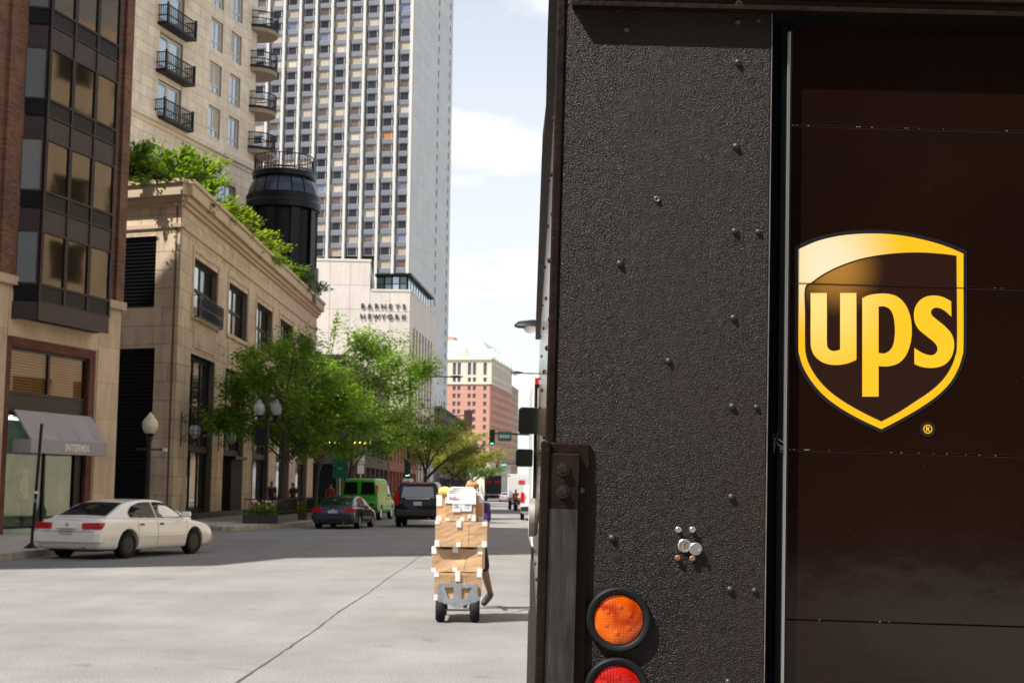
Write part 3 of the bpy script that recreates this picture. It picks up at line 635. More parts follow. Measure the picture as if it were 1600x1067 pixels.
# ================================================================== buildings
M_bstone = mat('buff_limestone', (.58, .455, .32), .8, var=.20, vscale=.9, bump=.25, bscale=30, rand=.13, grime=.18)
M_bstone2 = mat('buff_limestone_trim', (.55, .43, .30), .8, var=.22, vscale=1.4, bump=.25, bscale=30, grime=.25)
M_joint = mat('stone_joint', (.12, .09, .065), .9)
M_hstone = mat('cream_limestone', (.80, .69, .53), .8, var=.12, vscale=.6, bump=.2, bscale=20, rand=.10, grime=.10)
M_hjoint = mat('cream_joint', (.34, .27, .19), .9)
def brick_mat(name, c1, c2, mort, rot=None, bw=.215, bh=.075):
    m = mat(name, c1, .85); N, Lk, b = nodes_of(m); t = N.new('ShaderNodeTexCoord'); sx = N.new('ShaderNodeSeparateXYZ'); Lk(t.outputs['Object'], sx.inputs[0])
    ad = N.new('ShaderNodeMath'); Lk(sx.outputs['X'], ad.inputs[0]); Lk(sx.outputs['Y'], ad.inputs[1]); cb = N.new('ShaderNodeCombineXYZ'); Lk(ad.outputs[0], cb.inputs['X']); Lk(sx.outputs['Z'], cb.inputs['Y'])
    k = N.new('ShaderNodeTexBrick'); k.inputs['Scale'].default_value = 1; k.inputs['Brick Width'].default_value = bw; k.inputs['Row Height'].default_value = bh; k.inputs['Mortar Size'].default_value = .009
    k.inputs['Color1'].default_value = (*c1, 1); k.inputs['Color2'].default_value = (*c2, 1); k.inputs['Mortar'].default_value = (*mort, 1); Lk(cb.outputs[0], k.inputs['Vector'])
    n = N.new('ShaderNodeTexNoise'); n.inputs['Scale'].default_value = 1.3; n.inputs['Detail'].default_value = 5; Lk(t.outputs['Object'], n.inputs['Vector'])
    r = N.new('ShaderNodeValToRGB'); r.color_ramp.elements[0].position = .3; r.color_ramp.elements[1].position = .7; r.color_ramp.elements[0].color = (.68, .66, .66, 1); r.color_ramp.elements[1].color = (1.12, 1.1, 1.08, 1); Lk(n.outputs['Fac'], r.inputs[0])
    mu = N.new('ShaderNodeMixRGB'); mu.blend_type = 'MULTIPLY'; mu.inputs[0].default_value = 1; Lk(k.outputs['Color'], mu.inputs[1]); Lk(r.outputs[0], mu.inputs[2]); Lk(mu.outputs[0], b.inputs['Base Color'])
    bp = N.new('ShaderNodeBump'); bp.inputs['Strength'].default_value = .6; bp.inputs['Distance'].default_value = .008; bp.invert = True; Lk(k.outputs['Fac'], bp.inputs['Height']); Lk(bp.outputs[0], b.inputs['Normal'])
    return m
M_brick = brick_mat('red_brown_brick', (.215, .088, .048), (.10, .040, .026), (.18, .125, .085))
M_brick2 = brick_mat('dark_red_brick', (.17, .045, .026), (.10, .026, .018), (.10, .065, .05))
M_bronze = mat('dark_bronze_panel', (.028, .018, .017), .45, spec=.25, var=.3, vscale=3)
M_bronze2 = mat('plum_bronze_frame', (.045, .029, .028), .45, spec=.25, var=.25, vscale=2)
M_blackp = mat('black_panel', (.005, .005, .006), .4, spec=.15)
def glass_tone(name, c1, c2, sc=.5, rough=.06, spec=.9):
    return mat(name, c1, rough, var=.01, col2=c2, vscale=sc, spec=spec)
M_gold_gl = mat('bronze_tinted_glass', (.08, .056, .034), .05, metal=.8)      # coated glass that mirrors the sunlit street in brown
def wavy(m, sc, st):
    N, Lk, b = nodes_of(m); t = N.new('ShaderNodeNewGeometry'); n = N.new('ShaderNodeTexNoise'); n.inputs['Scale'].default_value = sc; Lk(t.outputs['Position'], n.inputs['Vector'])
    bp = N.new('ShaderNodeBump'); bp.inputs['Strength'].default_value = st; bp.inputs['Distance'].default_value = .05; Lk(n.outputs['Fac'], bp.inputs['Height']); Lk(bp.outputs[0], b.inputs['Normal'])
wavy(M_gold_gl, .5, .16)
M_win = mat('window_glass', (.014, .016, .017), .04, spec=.75); wavy(M_win, 1.2, .10)
M_skywin = mat('sky_toned_glass', (.42, .50, .58), .08, metal=.55); wavy(M_skywin, .8, .2)  # sky reflection partly put into the pale blue base colour
M_curt = mat('drawn_curtain', (.52, .46, .36), .8, var=.3, vscale=9)
M_iron = mat('wrought_iron', (.008, .009, .012), .5, spec=.25)
M_frameB = mat('black_window_frame', (.010, .010, .012), .5, spec=.2)
M_bayl = mat('bay_side_glass', (.09, .09, .085), .06, metal=.4); wavy(M_bayl, 1.0, .12)
M_frameW = mat('pale_window_frame', (.62, .60, .55), .5)

def clear_glass(name, tint=(.9, .96, .93), gl=.10):
    m = bpy.data.materials.new(name); m.use_nodes = True; nt = m.node_tree; nt.nodes.clear(); N = nt.nodes.new
    tr = N('ShaderNodeBsdfTransparent'); tr.inputs[0].default_value = (*tint, 1); g = N('ShaderNodeBsdfGlossy'); g.inputs['Roughness'].default_value = .02
    fr = N('ShaderNodeLayerWeight'); fr.inputs[0].default_value = .5; pw = N('ShaderNodeMath'); pw.operation = 'POWER'; pw.inputs[1].default_value = 4.0; nt.links.new(fr.outputs['Facing'], pw.inputs[0]); ad = N('ShaderNodeMath'); ad.operation = 'MULTIPLY_ADD'; ad.inputs[1].default_value = .6; ad.inputs[2].default_value = .03 + gl
    mxs = N('ShaderNodeMixShader'); out = N('ShaderNodeOutputMaterial'); L = nt.links.new
    L(pw.outputs[0], ad.inputs[0]); L(ad.outputs[0], mxs.inputs[0]); L(tr.outputs[0], mxs.inputs[1]); L(g.outputs[0], mxs.inputs[2]); L(mxs.outputs[0], out.inputs[0]); return m
M_shop = clear_glass('shop_glass', (.84, .92, .88), .02)

def bldg(name, label, O, A, group=None):
    """street building: local x runs along the facade away from the camera, y into the building"""
    return thing(name, label, 'building', (O[0], O[1], 0), R(90 - A), group)
def window(w, u0, u1, z0, z1, fm, gm, rec=.12, fw=.06, cols=1, rows=1, mw=.04, name='window', hsplit=None, parent=None):
    """framed window in a wall: frame with mullions, each pane its own sub-part"""
    mb = MB(); n1 = -rec + .05; n0 = -rec - .03
    w.mb_box(mb, u0, u0 + fw, z0, z1, n0, n1); w.mb_box(mb, u1 - fw, u1, z0, z1, n0, n1); w.mb_box(mb, u0 + fw, u1 - fw, z0, z0 + fw, n0, n1); w.mb_box(mb, u0 + fw, u1 - fw, z1 - fw, z1, n0, n1)
    us = [u0 + fw + (u1 - u0 - 2 * fw) * k / cols for k in range(cols + 1)]
    zs = [z0 + fw + (z1 - z0 - 2 * fw) * k / rows for k in range(rows + 1)] if not hsplit else [z0 + fw] + [z0 + (z1 - z0) * h for h in hsplit] + [z1 - fw]
    for u in us[1:-1]: w.mb_box(mb, u - mw / 2, u + mw / 2, z0 + fw, z1 - fw, n0 + .002, n1 - .006)
    for z in zs[1:-1]: w.mb_box(mb, u0 + fw, u1 - fw, z - mw / 2, z + mw / 2, n0 + .004, n1 - .010)
    o = mb.build(name, fm, parent or w.p)
    for i, (a, b_) in enumerate(zip(us, us[1:])):
        for j, (c, d) in enumerate(zip(zs, zs[1:])):
            g = gm(i, j) if callable(gm) else gm
            w.box('pane', g, a + .001, b_ - .001, c + .001, d - .001, -rec - .012, -rec, parent=o)
    return o

# ---------------------------------------------------------------- brick building with bay and shop (left edge)
OB = (-14.94, 41.56); AB = 15
bb = bldg('brick_building', 'red brick building with bronze glazed bay window over a stone shopfront', OB, AB)
w = Wall(bb, (0, 0), 0)             # street facade
shop_o = (-.12, 4.72, .15, 5.95)
w.backing('stone_base', M_bstone2, -7.5, 6.1, .0, 7.45, -.5, 0, [shop_o, (-6.2, -1.4, .15, 5.95)])
w.blocks('stone_block', M_bstone, 4.78, 6.1, .15, 7.35, 1.2, 1.4, .001, .03, joint=.010)
w.blocks('stone_block', M_bstone, -1.35, -.16, .15, 7.35, 1.2, 1.4, .001, .03, joint=.010)
w.blocks('stone_block', M_bstone, -.14, 4.76, 5.97, 7.35, .7, 1.6, .001, .03, joint=.010)
w.box('string_course', M_bstone2, -7.5, 6.22, 7.45, 7.72, -.4, .16)
bm_ = [( .36, 4.22, 6.5, 40)]
w.backing('brick_wall', M_brick, -7.0, 6.08, 7.72, 34, -.5, -.02, [(.36, 4.22, 7.72, 33)])
# brick pilaster strips (soldier edges seen as pale lines)
w.solid('brick_pier', M_brick, 4.30, 5.05, 7.72, 34, -.3, .10); w.solid('brick_pier', M_brick, 5.62, 6.10, 7.72, 34, -.3, .10)
w.solid('brick_pier', M_brick, -.75, .22, 7.72, 34, -.3, .10)
# rest of the block: side walls, unseen wings added and stepped to shape the road shadow
MB().box(-.2, 6.05, .5, 30, 6.0, 33.5).build('block_core', M_brick, bb); MB().box(-.2, 6.05, 2.4, 30, 0, 5.99).build('block_core', M_brick, bb)
MB().box(-19.0, -.2, .9, 30, 26, 44).build('shadow_wing', M_brick, bb)
MB().box(-22.6, -.2, .92, 30.02, 18, 26).build('shadow_wing', M_brick, bb)
MB().box(-25.6, -.2, .9, 30, 7.4, 18).build('shadow_wing', M_brick, bb)
MB().box(-25.8, -.2, .55, 30, 0, 7.4).build('shadow_wing', M_bstone2, bb)
# bay: projecting bronze box with glazed rows; each window, sill panel and head panel a part
wb = Wall(bb, (.36, -.65), 0); ws = Wall(bb, (0.02, -.0), math.atan2(-.65, .34)); LW = math.hypot(.65, .34)
bu = 3.86; rows = []
MB().add([(.05, -.01, 6.5), (.37, -.63, 6.5), (4.2, -.63, 6.5), (4.5, -.01, 6.5), (.05, -.01, 33), (.37, -.63, 33), (4.2, -.63, 33), (4.5, -.01, 33)], [(0, 3, 2, 1), (4, 5, 6, 7), (0, 1, 5, 4), (1, 2, 6, 5), (2, 3, 7, 6)]).build('bay_core', M_dark, bb)
wb.box('bay_skirt', M_bronze2, -.02, bu + .02, 6.45, 6.98, -.0, .05); ws.box('bay_skirt', M_bronze2, 0, LW, 6.45, 6.98, -.0, .05)
for k in range(9):
    zs0 = 7.0 + 2.8 * k
    for j in range(3):
        a = bu * j / 3; c = bu * (j + 1) / 3
        wb.box('sill_panel', M_blackp, a + .05, c - .05, zs0 + .03, zs0 + .48, .0, .03)
        wb.box('head_panel', M_bronze2, a + .05, c - .05, zs0 + 2.13, zs0 + 2.76, .0, .03)
        window(wb, a + .03, c - .03, zs0 + .5, zs0 + 2.12, M_bronze, M_gold_gl, rec=-.02, fw=.05)
        wb.box('curtain', M_curt, a + .1, a + .3 + .2 * ((k + j) % 2), zs0 + .6, zs0 + 2.0, .0, .004) if False else None
    ws.box('sill_panel', M_blackp, .05, LW - .05, zs0 + .03, zs0 + .48, .0, .03); ws.box('head_panel', M_bronze2, .05, LW - .05, zs0 + 2.13, zs0 + 2.76, .0, .03)
    window(ws, .04, LW - .04, zs0 + .5, zs0 + 2.12, M_bronze2, (M_win, M_bayl, M_win)[k % 3], rec=-.02, fw=.05)
    wb.box('transom', M_bronze, 0, bu, zs0 - .02, zs0 + .028, .0, .06); wb.box('transom', M_bronze, 0, bu, zs0 + .482, zs0 + .53, .0, .07); ws.box('transom', M_bronze, 0, LW, zs0 + .482, zs0 + .53, .0, .06)
for j in range(4): wb.box('mullion', M_bronze, bu * j / 3 - .045, bu * j / 3 + .045, 6.98, 33, .0, .065)
# shopfront: brick surround, upper window with blinds, panel, display window
for a, c in ((-.12, .17), (4.42, 4.72)): w.solid('brick_surround', M_brick2, a, c, .15, 5.67, -.3, -.03)
w.solid('brick_surround', M_brick2, -.12, 4.72, 5.67, 5.95, -.3, -.035)
w.box('shop_spandrel', M_bronze, .17, 4.42, 3.72, 4.28, -.3, -.16)
M_blind = mat('wood_blind', (.62, .42, .22), .6, var=.25, vscale=3)
up = window(w, .17, 4.42, 4.28, 5.67, M_bronze, clear_glass('blind_glass', (.8, .74, .66), .0), rec=.18, fw=.08, cols=2, mw=.1)
for k in range(15): w.box('blind_slat', M_blind, .25, 4.34, 4.38 + k * .085, 4.44 + k * .085, -.262, -.25, parent=up)
MB().box(.17, 4.42, .34, .35, 4.28, 5.67).build('window_back', mat('dim_room', (.10, .07, .045), .8), up)
# display room
room = MB(); room.box(.17, 4.42, 2.2, 2.25, .1, 3.72); room.box(.12, .17, .3, 2.25, .1, 3.72); room.box(4.42, 4.47, .3, 2.25, .1, 3.72); room.box(.17, 4.42, .3, 2.2, 3.68, 3.74); room.box(.17, 4.42, .02, 2.2, .1, .30)
room.build('display_room', mat('display_room_wall', (.30, .36, .31), .7, var=.35, vscale=1.2), bb)
sw = window(w, .17, 4.42, .30, 3.72, M_blackp, M_shop, rec=.20, fw=.07, cols=2, mw=.05, name='display_window')
w.box('shop_door_frame', M_blackp, 3.95, 4.42, .15, 3.0, -.26, -.14)
w.box('shop_plinth', M_blackp, .17, 4.42, .15, .30, -.3, -.1)
lampm = mat('display_spot', (1, .85, .6), .5, emit=12)
MB().box(.6, 4.0, 1.2, 1.5, 3.60, 3.66).build('display_fill', mat('display_fill_glow', (.92, 1, .88), .5, emit=1.3), bb)  # added glowing ceiling strip, out of view, brightens the display room
for u in (.75, 1.05, 1.35): MB().lathe([(0, 0), (.05, 0), (.04, .08), (0, .09)], 10, 'z', (u, .75, 3.58)).build('display_spot', lampm, bb)
# mannequins in the display
def mannequin(u, y, top_m, leg_m, label, h=1.75, turn=0.0):
    t = thing('mannequin', label, 'mannequin'); O3 = bb.matrix_basis @ Vector((u, y, .30)); t.location = O3; t.rotation_euler = (0, 0, R(90 - AB) + turn); s = h / 1.75
    sk = mat('mannequin_shell', (.55, .47, .38), .4)
    MB().loft([[(rx * math.cos(a) * s, ry * math.sin(a) * s, z * s) for a in [2 * PI * k / 12 for k in range(12)]] for rx, ry, z in ((.05, .05, 1.42), (.06, .065, 1.47), (.075, .095, 1.57), (.08, .10, 1.64), (.06, .08, 1.72), (.02, .03, 1.755))], True).build('head', sk, t, 'all')
    MB().loft([[(rx * math.cos(a) * s, ry * math.sin(a) * s, z * s) for a in [2 * PI * k / 14 for k in range(14)]] for rx, ry, z in ((.20, .15, .82), (.17, .13, .98), (.16, .115, 1.12), (.20, .13, 1.28), (.21, .12, 1.38), (.10, .08, 1.44), (.055, .05, 1.47))], True).build('torso', top_m, t, 'all')
    for sg in (-1, 1):
        MB().tube([(sg * .20 * s, 0, 1.36 * s), (sg * .27 * s, .03, 1.10 * s), (sg * .24 * s, -.12, .90 * s)], [.055 * s, .045 * s, .035 * s], 10).build('arm', top_m, t, 'all')
        MB().tube([(sg * .09 * s, 0, .88 * s), (sg * .10 * s, -.01, .48 * s), (sg * .11 * s, .02, .03 * s)], [.095 * s, .065 * s, .04 * s], 10).build('leg', leg_m, t, 'all')
    MB().lathe([(.16, 0), (.16, .012), (0, .014)], 18).build('stand', M_steel, t); return t
mannequin(2.55, 1.0, mat('cream_jacket', (.55, .45, .28), .8), mat('dark_jeans', (.05, .055, .06), .8), 'mannequin in cream jacket and dark trousers, nearest the shop window middle', 1.78, .3)
mannequin(.85, 1.1, mat('dark_dress', (.05, .04, .04), .8), mat('dark_dress', (.05, .04, .04), .8), 'mannequin in dark clothes at the left end of the shop window', 1.75, .2)
mannequin(1.45, 1.5, mat('pale_green_top', (.45, .50, .42), .8), mat('dark_dress', (.05, .04, .04), .8), 'mannequin in pale green top behind the dark-clothed one', 1.7, .0)
# awning
aw = thing('shop_awning', 'grey fabric awning with INTERMIX lettering over the shop window', 'awning', OB + (0,), R(90 - AB))
M_awn = mat('grey_awning_cloth', (.34, .31, .325), .85, var=.1, vscale=1.5, bump=.15, bscale=90)
a0, a1, pz, pr = .32, 4.45, 3.80, .68; zf = 2.95; zv = 2.53
MB().add([(a0, -.06, pz), (a1, -.06, pz), (a1 + .02, -pr, zf), (a0 - .02, -pr, zf), (a0, -.03, pz - .05), (a1, -.03, pz - .05), (a1 + .02, -pr + .04, zf - .03), (a0 - .02, -pr + .04, zf - .03)],
         [(0, 1, 2, 3), (7, 6, 5, 4), (0, 4, 5, 1), (1, 5, 6, 2), (2, 6, 7, 3), (3, 7, 4, 0)]).build('canopy', M_awn, aw)
for k in range(4): u = a0 + (a1 - a0) * (k + .5) / 4; MB().tube([(u, -.055, pz - .008), (u, -pr, zf + .006)], .008, 5).build('seam', M_awn, aw)
MB().box(a0 - .02, a1 + .02, -pr - .012, -pr + .01, zv, zf - .001).build('valance', M_awn, aw)
MB().add([(a0 - .015, -.07, pz - .06), (a0 - .015, -pr + .03, zf - .03), (a0 - .015, -pr + .03, zv + .02), (a0 - .015, -.07, zv + .02)], [(0, 1, 2, 3)]).build('end_cloth', mat('dark_awning_side', (.05, .045, .05), .9), aw) if False else None
MB().box(a0 - .02, a0 + .0, -pr + .012, -.08, zv, zv + .40).build('valance_return', M_awn, aw)
MB().box(a1 - .0, a1 + .02, -pr + .012, -.08, zv, zv + .40).build('valance_return', M_awn, aw)
tm = text_mesh('INTERMIX', .32, mat('awning_letter', (.75, .73, .70), .6), .002, .004, .95); tm.transform(Matrix.Rotation(R(90), 4, 'X')); link('lettering', tm, aw, (2.75, -pr - .0145, zv + .10))

# ---------------------------------------------------------------- stone corner building with roof garden
OC = (-14.45, 60.0); AC = 0.3
lb = bldg('stone_building', 'buff stone three storey corner building with black louvres and planted roof edge', OC, AC)
ws_ = Wall(lb, (0, 0), 0); LEN = 40; HT = 14.0
bays = [(2.5 + 7.45 * k, 7.45 + 7.45 * k) for k in range(5)]
ops = []
for a, c in bays: ops += [(a, c, .42, 7.45), (a, c, 9.2, 11.75)]
ws_.backing('street_wall', M_joint, .32, LEN, 0, HT, -.6, -.0, ops)
dir_l = Vector((math.sin(R(-70)), math.cos(R(-70)))) ; rz = R(90 - AC)
dl_loc = Matrix.Rotation(-rz, 2) @ dir_l
ang_l = math.atan2(-dl_loc.y, -dl_loc.x)          # left face runs towards the corner, outside faces the camera
WL = 9.0
wl_ = Wall(lb, (dl_loc.x * WL, dl_loc.y * WL), ang_l)
lou = [(WL - 3.6, WL - 1.08, .45, 7.45), (WL - 3.6, WL - 1.2, 9.25, 12.3)]
wl_.backing('side_wall', M_joint, 0, WL - .30, 0, HT, -.6, -.0, lou); MB().tube([(.13, .16, 0), (.13, .16, HT)], .11, 8).build('corner_core', M_joint, lb)
wl_.blocks('stone_block', M_bstone, WL - 4.0, WL - .0, .42, HT, .80, .80, .001, .022, lou, joint=.018)
ws_.blocks('stone_block', M_bstone, .0, LEN * .62, .42, HT, .80, 1.22, .001, .022, ops, joint=.018)
ws_.box('stone_face', M_bstone, LEN * .62, LEN, .42, HT, -.1, .012) if False else ws_.backing('stone_face', M_bstone2, LEN * .62, LEN, .42, HT, .001, .016, ops)
ws_.box('plinth', M_blackp, .0, LEN, .0, .42, -.2, .10); wl_.box('plinth', M_blackp, 0, WL + .1, 0, .42, -.2, .09)
# louvres: each blade a slat
for (a, c, z0, z1) in lou:
    wl_.box('louvre_back', M_dark, a, c, z0, z1, -.30, -.22); k = z0
    while k < z1 - .1:
        wl_.box('louvre_blade', M_blackp, a, c, k + .02, k + .085, -.2, -.06); k += .16
# cornice, mouldings
def rim(wall, name, m, u0, u1, z0, z1, n1): return wall.box(name, m, u0, u1, z0, z1, -.3, n1)
for z0, z1, n1 in ((12.62, 12.80, .10), (13.55, 13.72, .16), (13.72, 13.95, .30), (13.95, 14.45, .52), (14.45, 14.62, .62)):
    rim(ws_, 'cornice', M_bstone2, -.02 - n1 * .6, LEN, z0, z1, n1); rim(wl_, 'cornice', M_bstone2, 0, WL + n1 * .7, z0, z1, n1)
for i, (a, c) in enumerate(bays):
    # recessed surround with raised moulding
    for (p, q, r_, s_) in ((a - .28, a - .04, 8.9, 12.0), (c + .04, c + .28, 8.9, 12.0), (a - .28, c + .28, 12.0, 12.22)): ws_.box('window_surround', M_bstone2, p, q, r_, s_, -.1, .07)
    window(ws_, a, c, 9.2, 11.75, M_frameB, lambda x, y: M_skywin if x == 0 else M_win, rec=.30, fw=.16, cols=2, rows=2, mw=.16)
    ws_.box('window_sill', M_bstone2, a - .3, c + .3, 8.98, 9.18, -.3, .12)
    ws_.box('apron_panel', M_bstone2, a + .3, c - .3, 7.75, 8.75, .0, .06)
    if i == 0:          # juliet balcony of scrolled ironwork
        jb = MB()
        for z in (9.05, 9.50, 10.02): ws_.mb_box(jb, a - .1, c + .1, z, z + .05, .30, .35)
        for z in (9.05, 10.02):
            ws_.mb_box(jb, a - .1, a - .05, z, z + .05, .02, .30); ws_.mb_box(jb, c + .05, c + .1, z, z + .05, .02, .30)
        n_ = 22
        for k in range(n_ + 1): u = a - .1 + (c - a + .17) * k / n_; ws_.mb_box(jb, u, u + .03, 9.05, 10.05, .31, .34)
        for k in range(11):
            u = a + .2 + (c - a - .4) * k / 10
            jb.tube([ws_.pt(u + .17 * math.cos(t), 9.76 + .17 * math.sin(t), .325) for t in [2 * PI * q / 10 for q in range(11)]], .018, 5)
            jb.tube([ws_.pt(u + .15 * math.cos(t), 9.28 + .15 * math.sin(t), .325) for t in [2 * PI * q / 10 for q in range(11)]], .016, 5)
        jb.build('balcony_rail', M_iron, lb)
    # tall shop glazing
    gm = lambda x, y: M_win
    window(ws_, a, c, .42, 7.45, M_frameB, gm, rec=.30, fw=.18, cols=3, mw=.12, hsplit=(.40, .68), name='shop_window')
    ws_.box('shop_window_head', M_frameB, a, c, 3.15, 3.45, -.3, -.16)
# doorway in the second bay
ws_.box('doorway', M_dark, 12.0, 14.85, .15, 3.0, -.30, .02); ws_.box('door_canopy', M_blackp, 11.9, 14.95, 3.0, 3.15, -.2, .25)
# display lights and bright goods seen through the shop glass
# gilt letters running up the piers
M_gilt = mat('gilt_letter', (.75, .52, .20), .35, metal=.9)
for u in (8.75, 16.15):
    for k, ch in enumerate('BANKS'[:0] or '|||||'):
        ws_.box('gilt_letter', M_gilt, u - .10, u + .10, 1.7 + k * .34, 1.92 + k * .34, .024, .05)
MB().prism([(1.2, .6), (LEN - .2, .6), (LEN - .2, 14), (6.2, 14)], .2, 13.9, lambda a, b_, d: (a, b_, d)).build('block_core', M_dark, lb)
MB().prism([(.4, .25), (LEN - .1, .25), (LEN - .1, 16), (6.2, 16)], 13.9, 14.3, lambda a, b_, d: (a, b_, d)).build('roof_deck', mat('roof_deck', (.2, .18, .16), .9), lb)
# lanterns on scroll brackets
def lantern(u, label):
    t = thing('wall_lantern', label, 'lantern', lb.matrix_basis @ ws_.pt(u, 4.05, .025), rz); ir = MB()
    ir.box(-.03, .03, -.03, 0, -.75, .75)
    ir.tube([(0, -.02, .45), (0, -.28, .62), (0, -.52, .60), (0, -.60, .45), (0, -.50, .36)], .02, 6); ir.tube([(0, -.02, -.35), (0, -.25, -.25), (0, -.42, .0), (0, -.5, .38)], .02, 6)
    for c in ((0, -.16, .30), (0, -.16, -.50)): ir.tube([(0, c[1] + .13 * math.cos(q) * (1 - q / 9), c[2] + .13 * math.sin(q) * (1 - q / 9)) for q in [k * .6 for k in range(13)]], .016, 6)
    ir.build('bracket', M_iron, t)
    MB().lathe([(.0, -.52), (.10, -.48), (.22, -.36), (.27, -.18), (.24, .0), (.16, .08)], 16, 'z', (0, -.60, .1)).build('glass_bowl', mat('lantern_glass', (.42, .46, .48), .2), t, True)
    cg = MB(); cg.lathe([(.18, .06), (.2, .1), (.12, .2), (.03, .27), (.02, .36)], 16, 'z', (0, -.60, .1))
    for k in range(8):
        a = k * PI / 4; cg.tube([(r_ * math.cos(a), -.60 + r_ * math.sin(a), z + .1) for r_, z in ((.16, .08), (.25, .0), (.28, -.18), (.23, -.36), (.1, -.49))], .012, 4)
    for z, r_ in ((-.18, .28), (-.36, .23)): cg.tube([(r_ * math.cos(q), -.60 + r_ * math.sin(q), z + .1) for q in [k * PI / 8 for k in range(17)]], .011, 4)
    cg.build('cage', M_iron, t); return t
lantern(1.15, 'caged wall lantern on iron scroll bracket nearest the building corner')
lantern(8.7, 'caged wall lantern on iron scroll bracket between the first two shop windows')
sc = thing('security_camera', 'small white security camera on the stone corner pier', 'camera', lb.matrix_basis @ wl_.pt(WL - .35, 3.05, .03), rz + ang_l)
MB().box(-.06, .22, -.32, -.18, .0, .13).build('housing', M_white, sc, bevel=.02); MB().box(-.02, .03, -.2, 0, .03, .08).build('bracket', M_white, sc)

# ---------------------------------------------------------------- cream stone high-rise behind
OH = (-22.88, 85.0); AH = 15
hr = bldg('apartment_tower', 'cream stone apartment tower with iron balconies behind the roof garden', OH, AH)
wh = Wall(hr, (-2.2, 0), 0); HL = 17.2; off = 2.2
F = 3.0; z0f = 24.6
hop = []
wins = []          # (u0,u1,z0,z1,kind)
for k in range(6):
    zb = z0f + .25 + F * k
    wins += [(off + 1.3, off + 4.3, zb - .55, zb + 1.95, 'french')]
    wins += [(off + 8.05, off + 9.75, zb + .1, zb + 2.15, 'case'), (off + 11.0, off + 12.6, zb + .1, zb + 2.15, 'case')]
wins += [(off + 1.0, off + 4.4, 19.9, 22.6, 'wide'), (off + 8.2, off + 12.4, 19.9, 22.2, 'wide')]
hop = [(a, b_, c, d) for a, b_, c, d, _ in wins]
wh.backing('street_wall', M_hjoint, 0, HL, 10, 44, -.6, 0, hop)
wh.blocks('stone_block', M_hstone, 0, HL, 17.6, 23.7, .62, 1.35, .001, .02, hop, joint=.022)
wh.blocks('stone_block', M_hstone, 0, HL, 24.6, 38.4, .66, 1.42, .001, .02, hop, joint=.022)
for z0, z1, n1 in ((23.7, 23.95, .10), (23.95, 24.25, .30), (24.25, 24.6, .18)): wh.box('ledge', M_hstone, 0, HL + n1, z0, z1, -.2, n1)
we_ = Wall(hr, (HL - 2.2, 0), PI / 2)       # far end wall
we_.backing('end_wall', M_hstone, 0.0, 14, 10, 44, -.5, .0)
wf = Wall(hr, (-2.2, 14), -PI / 2); wf.backing('end_wall', M_hstone, 0, 13.99, 10, 44, -.5, 0)
MB().box(-1.8, HL - 2.8, .55, 13.9, 10, 43.8).build('block_core', M_dark, hr)
rw = random.Random(4)
for (a, b_, c, d, kind) in wins:
    if kind == 'french':
        window(wh, a, b_, c, d, M_frameW, lambda x, y: M_skywin, rec=.22, fw=.14, cols=2, mw=.34)
        r_ = MB(); n1 = .75
        for z in (c - .02, c + .42, c + 1.05):
            wh.mb_box(r_, a - .35, b_ + .35, z, z + .06, n1 - .06, n1)
            for u in (a - .35, b_ + .29): wh.mb_box(r_, u, u + .06, z, z + .06, .02, n1 - .06)
        nb = 16
        for k in range(nb + 1): u = a - .35 + (b_ - a + .65) * k / nb; wh.mb_box(r_, u, u + .035, c, c + 1.08, n1 - .055, n1 - .015)
        for u in (a - .38, b_ + .29): wh.mb_box(r_, u, u + .1, c - .05, c + 1.22, n1 - .1, n1 + .02)
        for k in range(5):
            for u in (a - .34, b_ + .31): wh.mb_box(r_, u, u + .035, c, c + 1.08, .1 + k * .13, .135 + k * .13)
        r_.build('balcony_rail', M_iron, hr)
        wh.box('balcony_slab', M_iron, a - .38, b_ + .38, c - .14, c - .03, .02, n1 + .03)
    elif kind == 'case':
        window(wh, a, b_, c, d, M_frameW, lambda x, y: (M_skywin, M_curt, M_skywin)[rw.randrange(3)] if y else M_skywin, rec=.18, fw=.10, cols=2, mw=.10, hsplit=(.28,))
    else: window(wh, a, b_, c, d, M_frameW, M_skywin, rec=.25, fw=.1, cols=4, mw=.1)
# rounded corner balconies at the far end
for k in range(4):
    zb = 25.45 + 2.95 * k; cx, cy, rr = HL - 2.2 + .55, .35, 1.62
    bal = MB(); arc = [(cx + rr * math.cos(t) * .95, cy + rr * math.sin(t)) for t in [-PI * .98 + PI * 1.48 * q / 20 for q in range(21)]]
    so = MB().prism(arc, zb - .30, zb, lambda a, b_, d: (a, b_, d)).build('corner_balcony', mat('balcony_soffit', (.30, .25, .18), .8), hr)
    MB().prism([(cx + (x - cx) * 1.03, cy + (y - cy) * 1.03) for x, y in arc], zb - .02, zb + .16, lambda a, b_, d: (a, b_, d)).build('balcony_edge', M_iron, so)
    rl = MB()
    for z in (zb + .65, zb + 1.15): rl.tube([(x, y, z) for x, y in arc], .04, 6)
    for x, y in arc: rl.tube([(x, y, zb + .1), (x, y, zb + 1.17)], .022, 5)
    for q in range(20):
        (xa, ya), (xb, yb) = arc[q], arc[q + 1]
        rl.tube([((xa * 2 + xb) / 3, (ya * 2 + yb) / 3, zb + .1), ((xa * 2 + xb) / 3, (ya * 2 + yb) / 3, zb + 1.1)], .016, 4); rl.tube([((xa + 2 * xb) / 3, (ya + 2 * yb) / 3, zb + .1), ((xa + 2 * xb) / 3, (ya + 2 * yb) / 3, zb + 1.1)], .016, 4)
    rl.build('balcony_rail', M_iron, so)
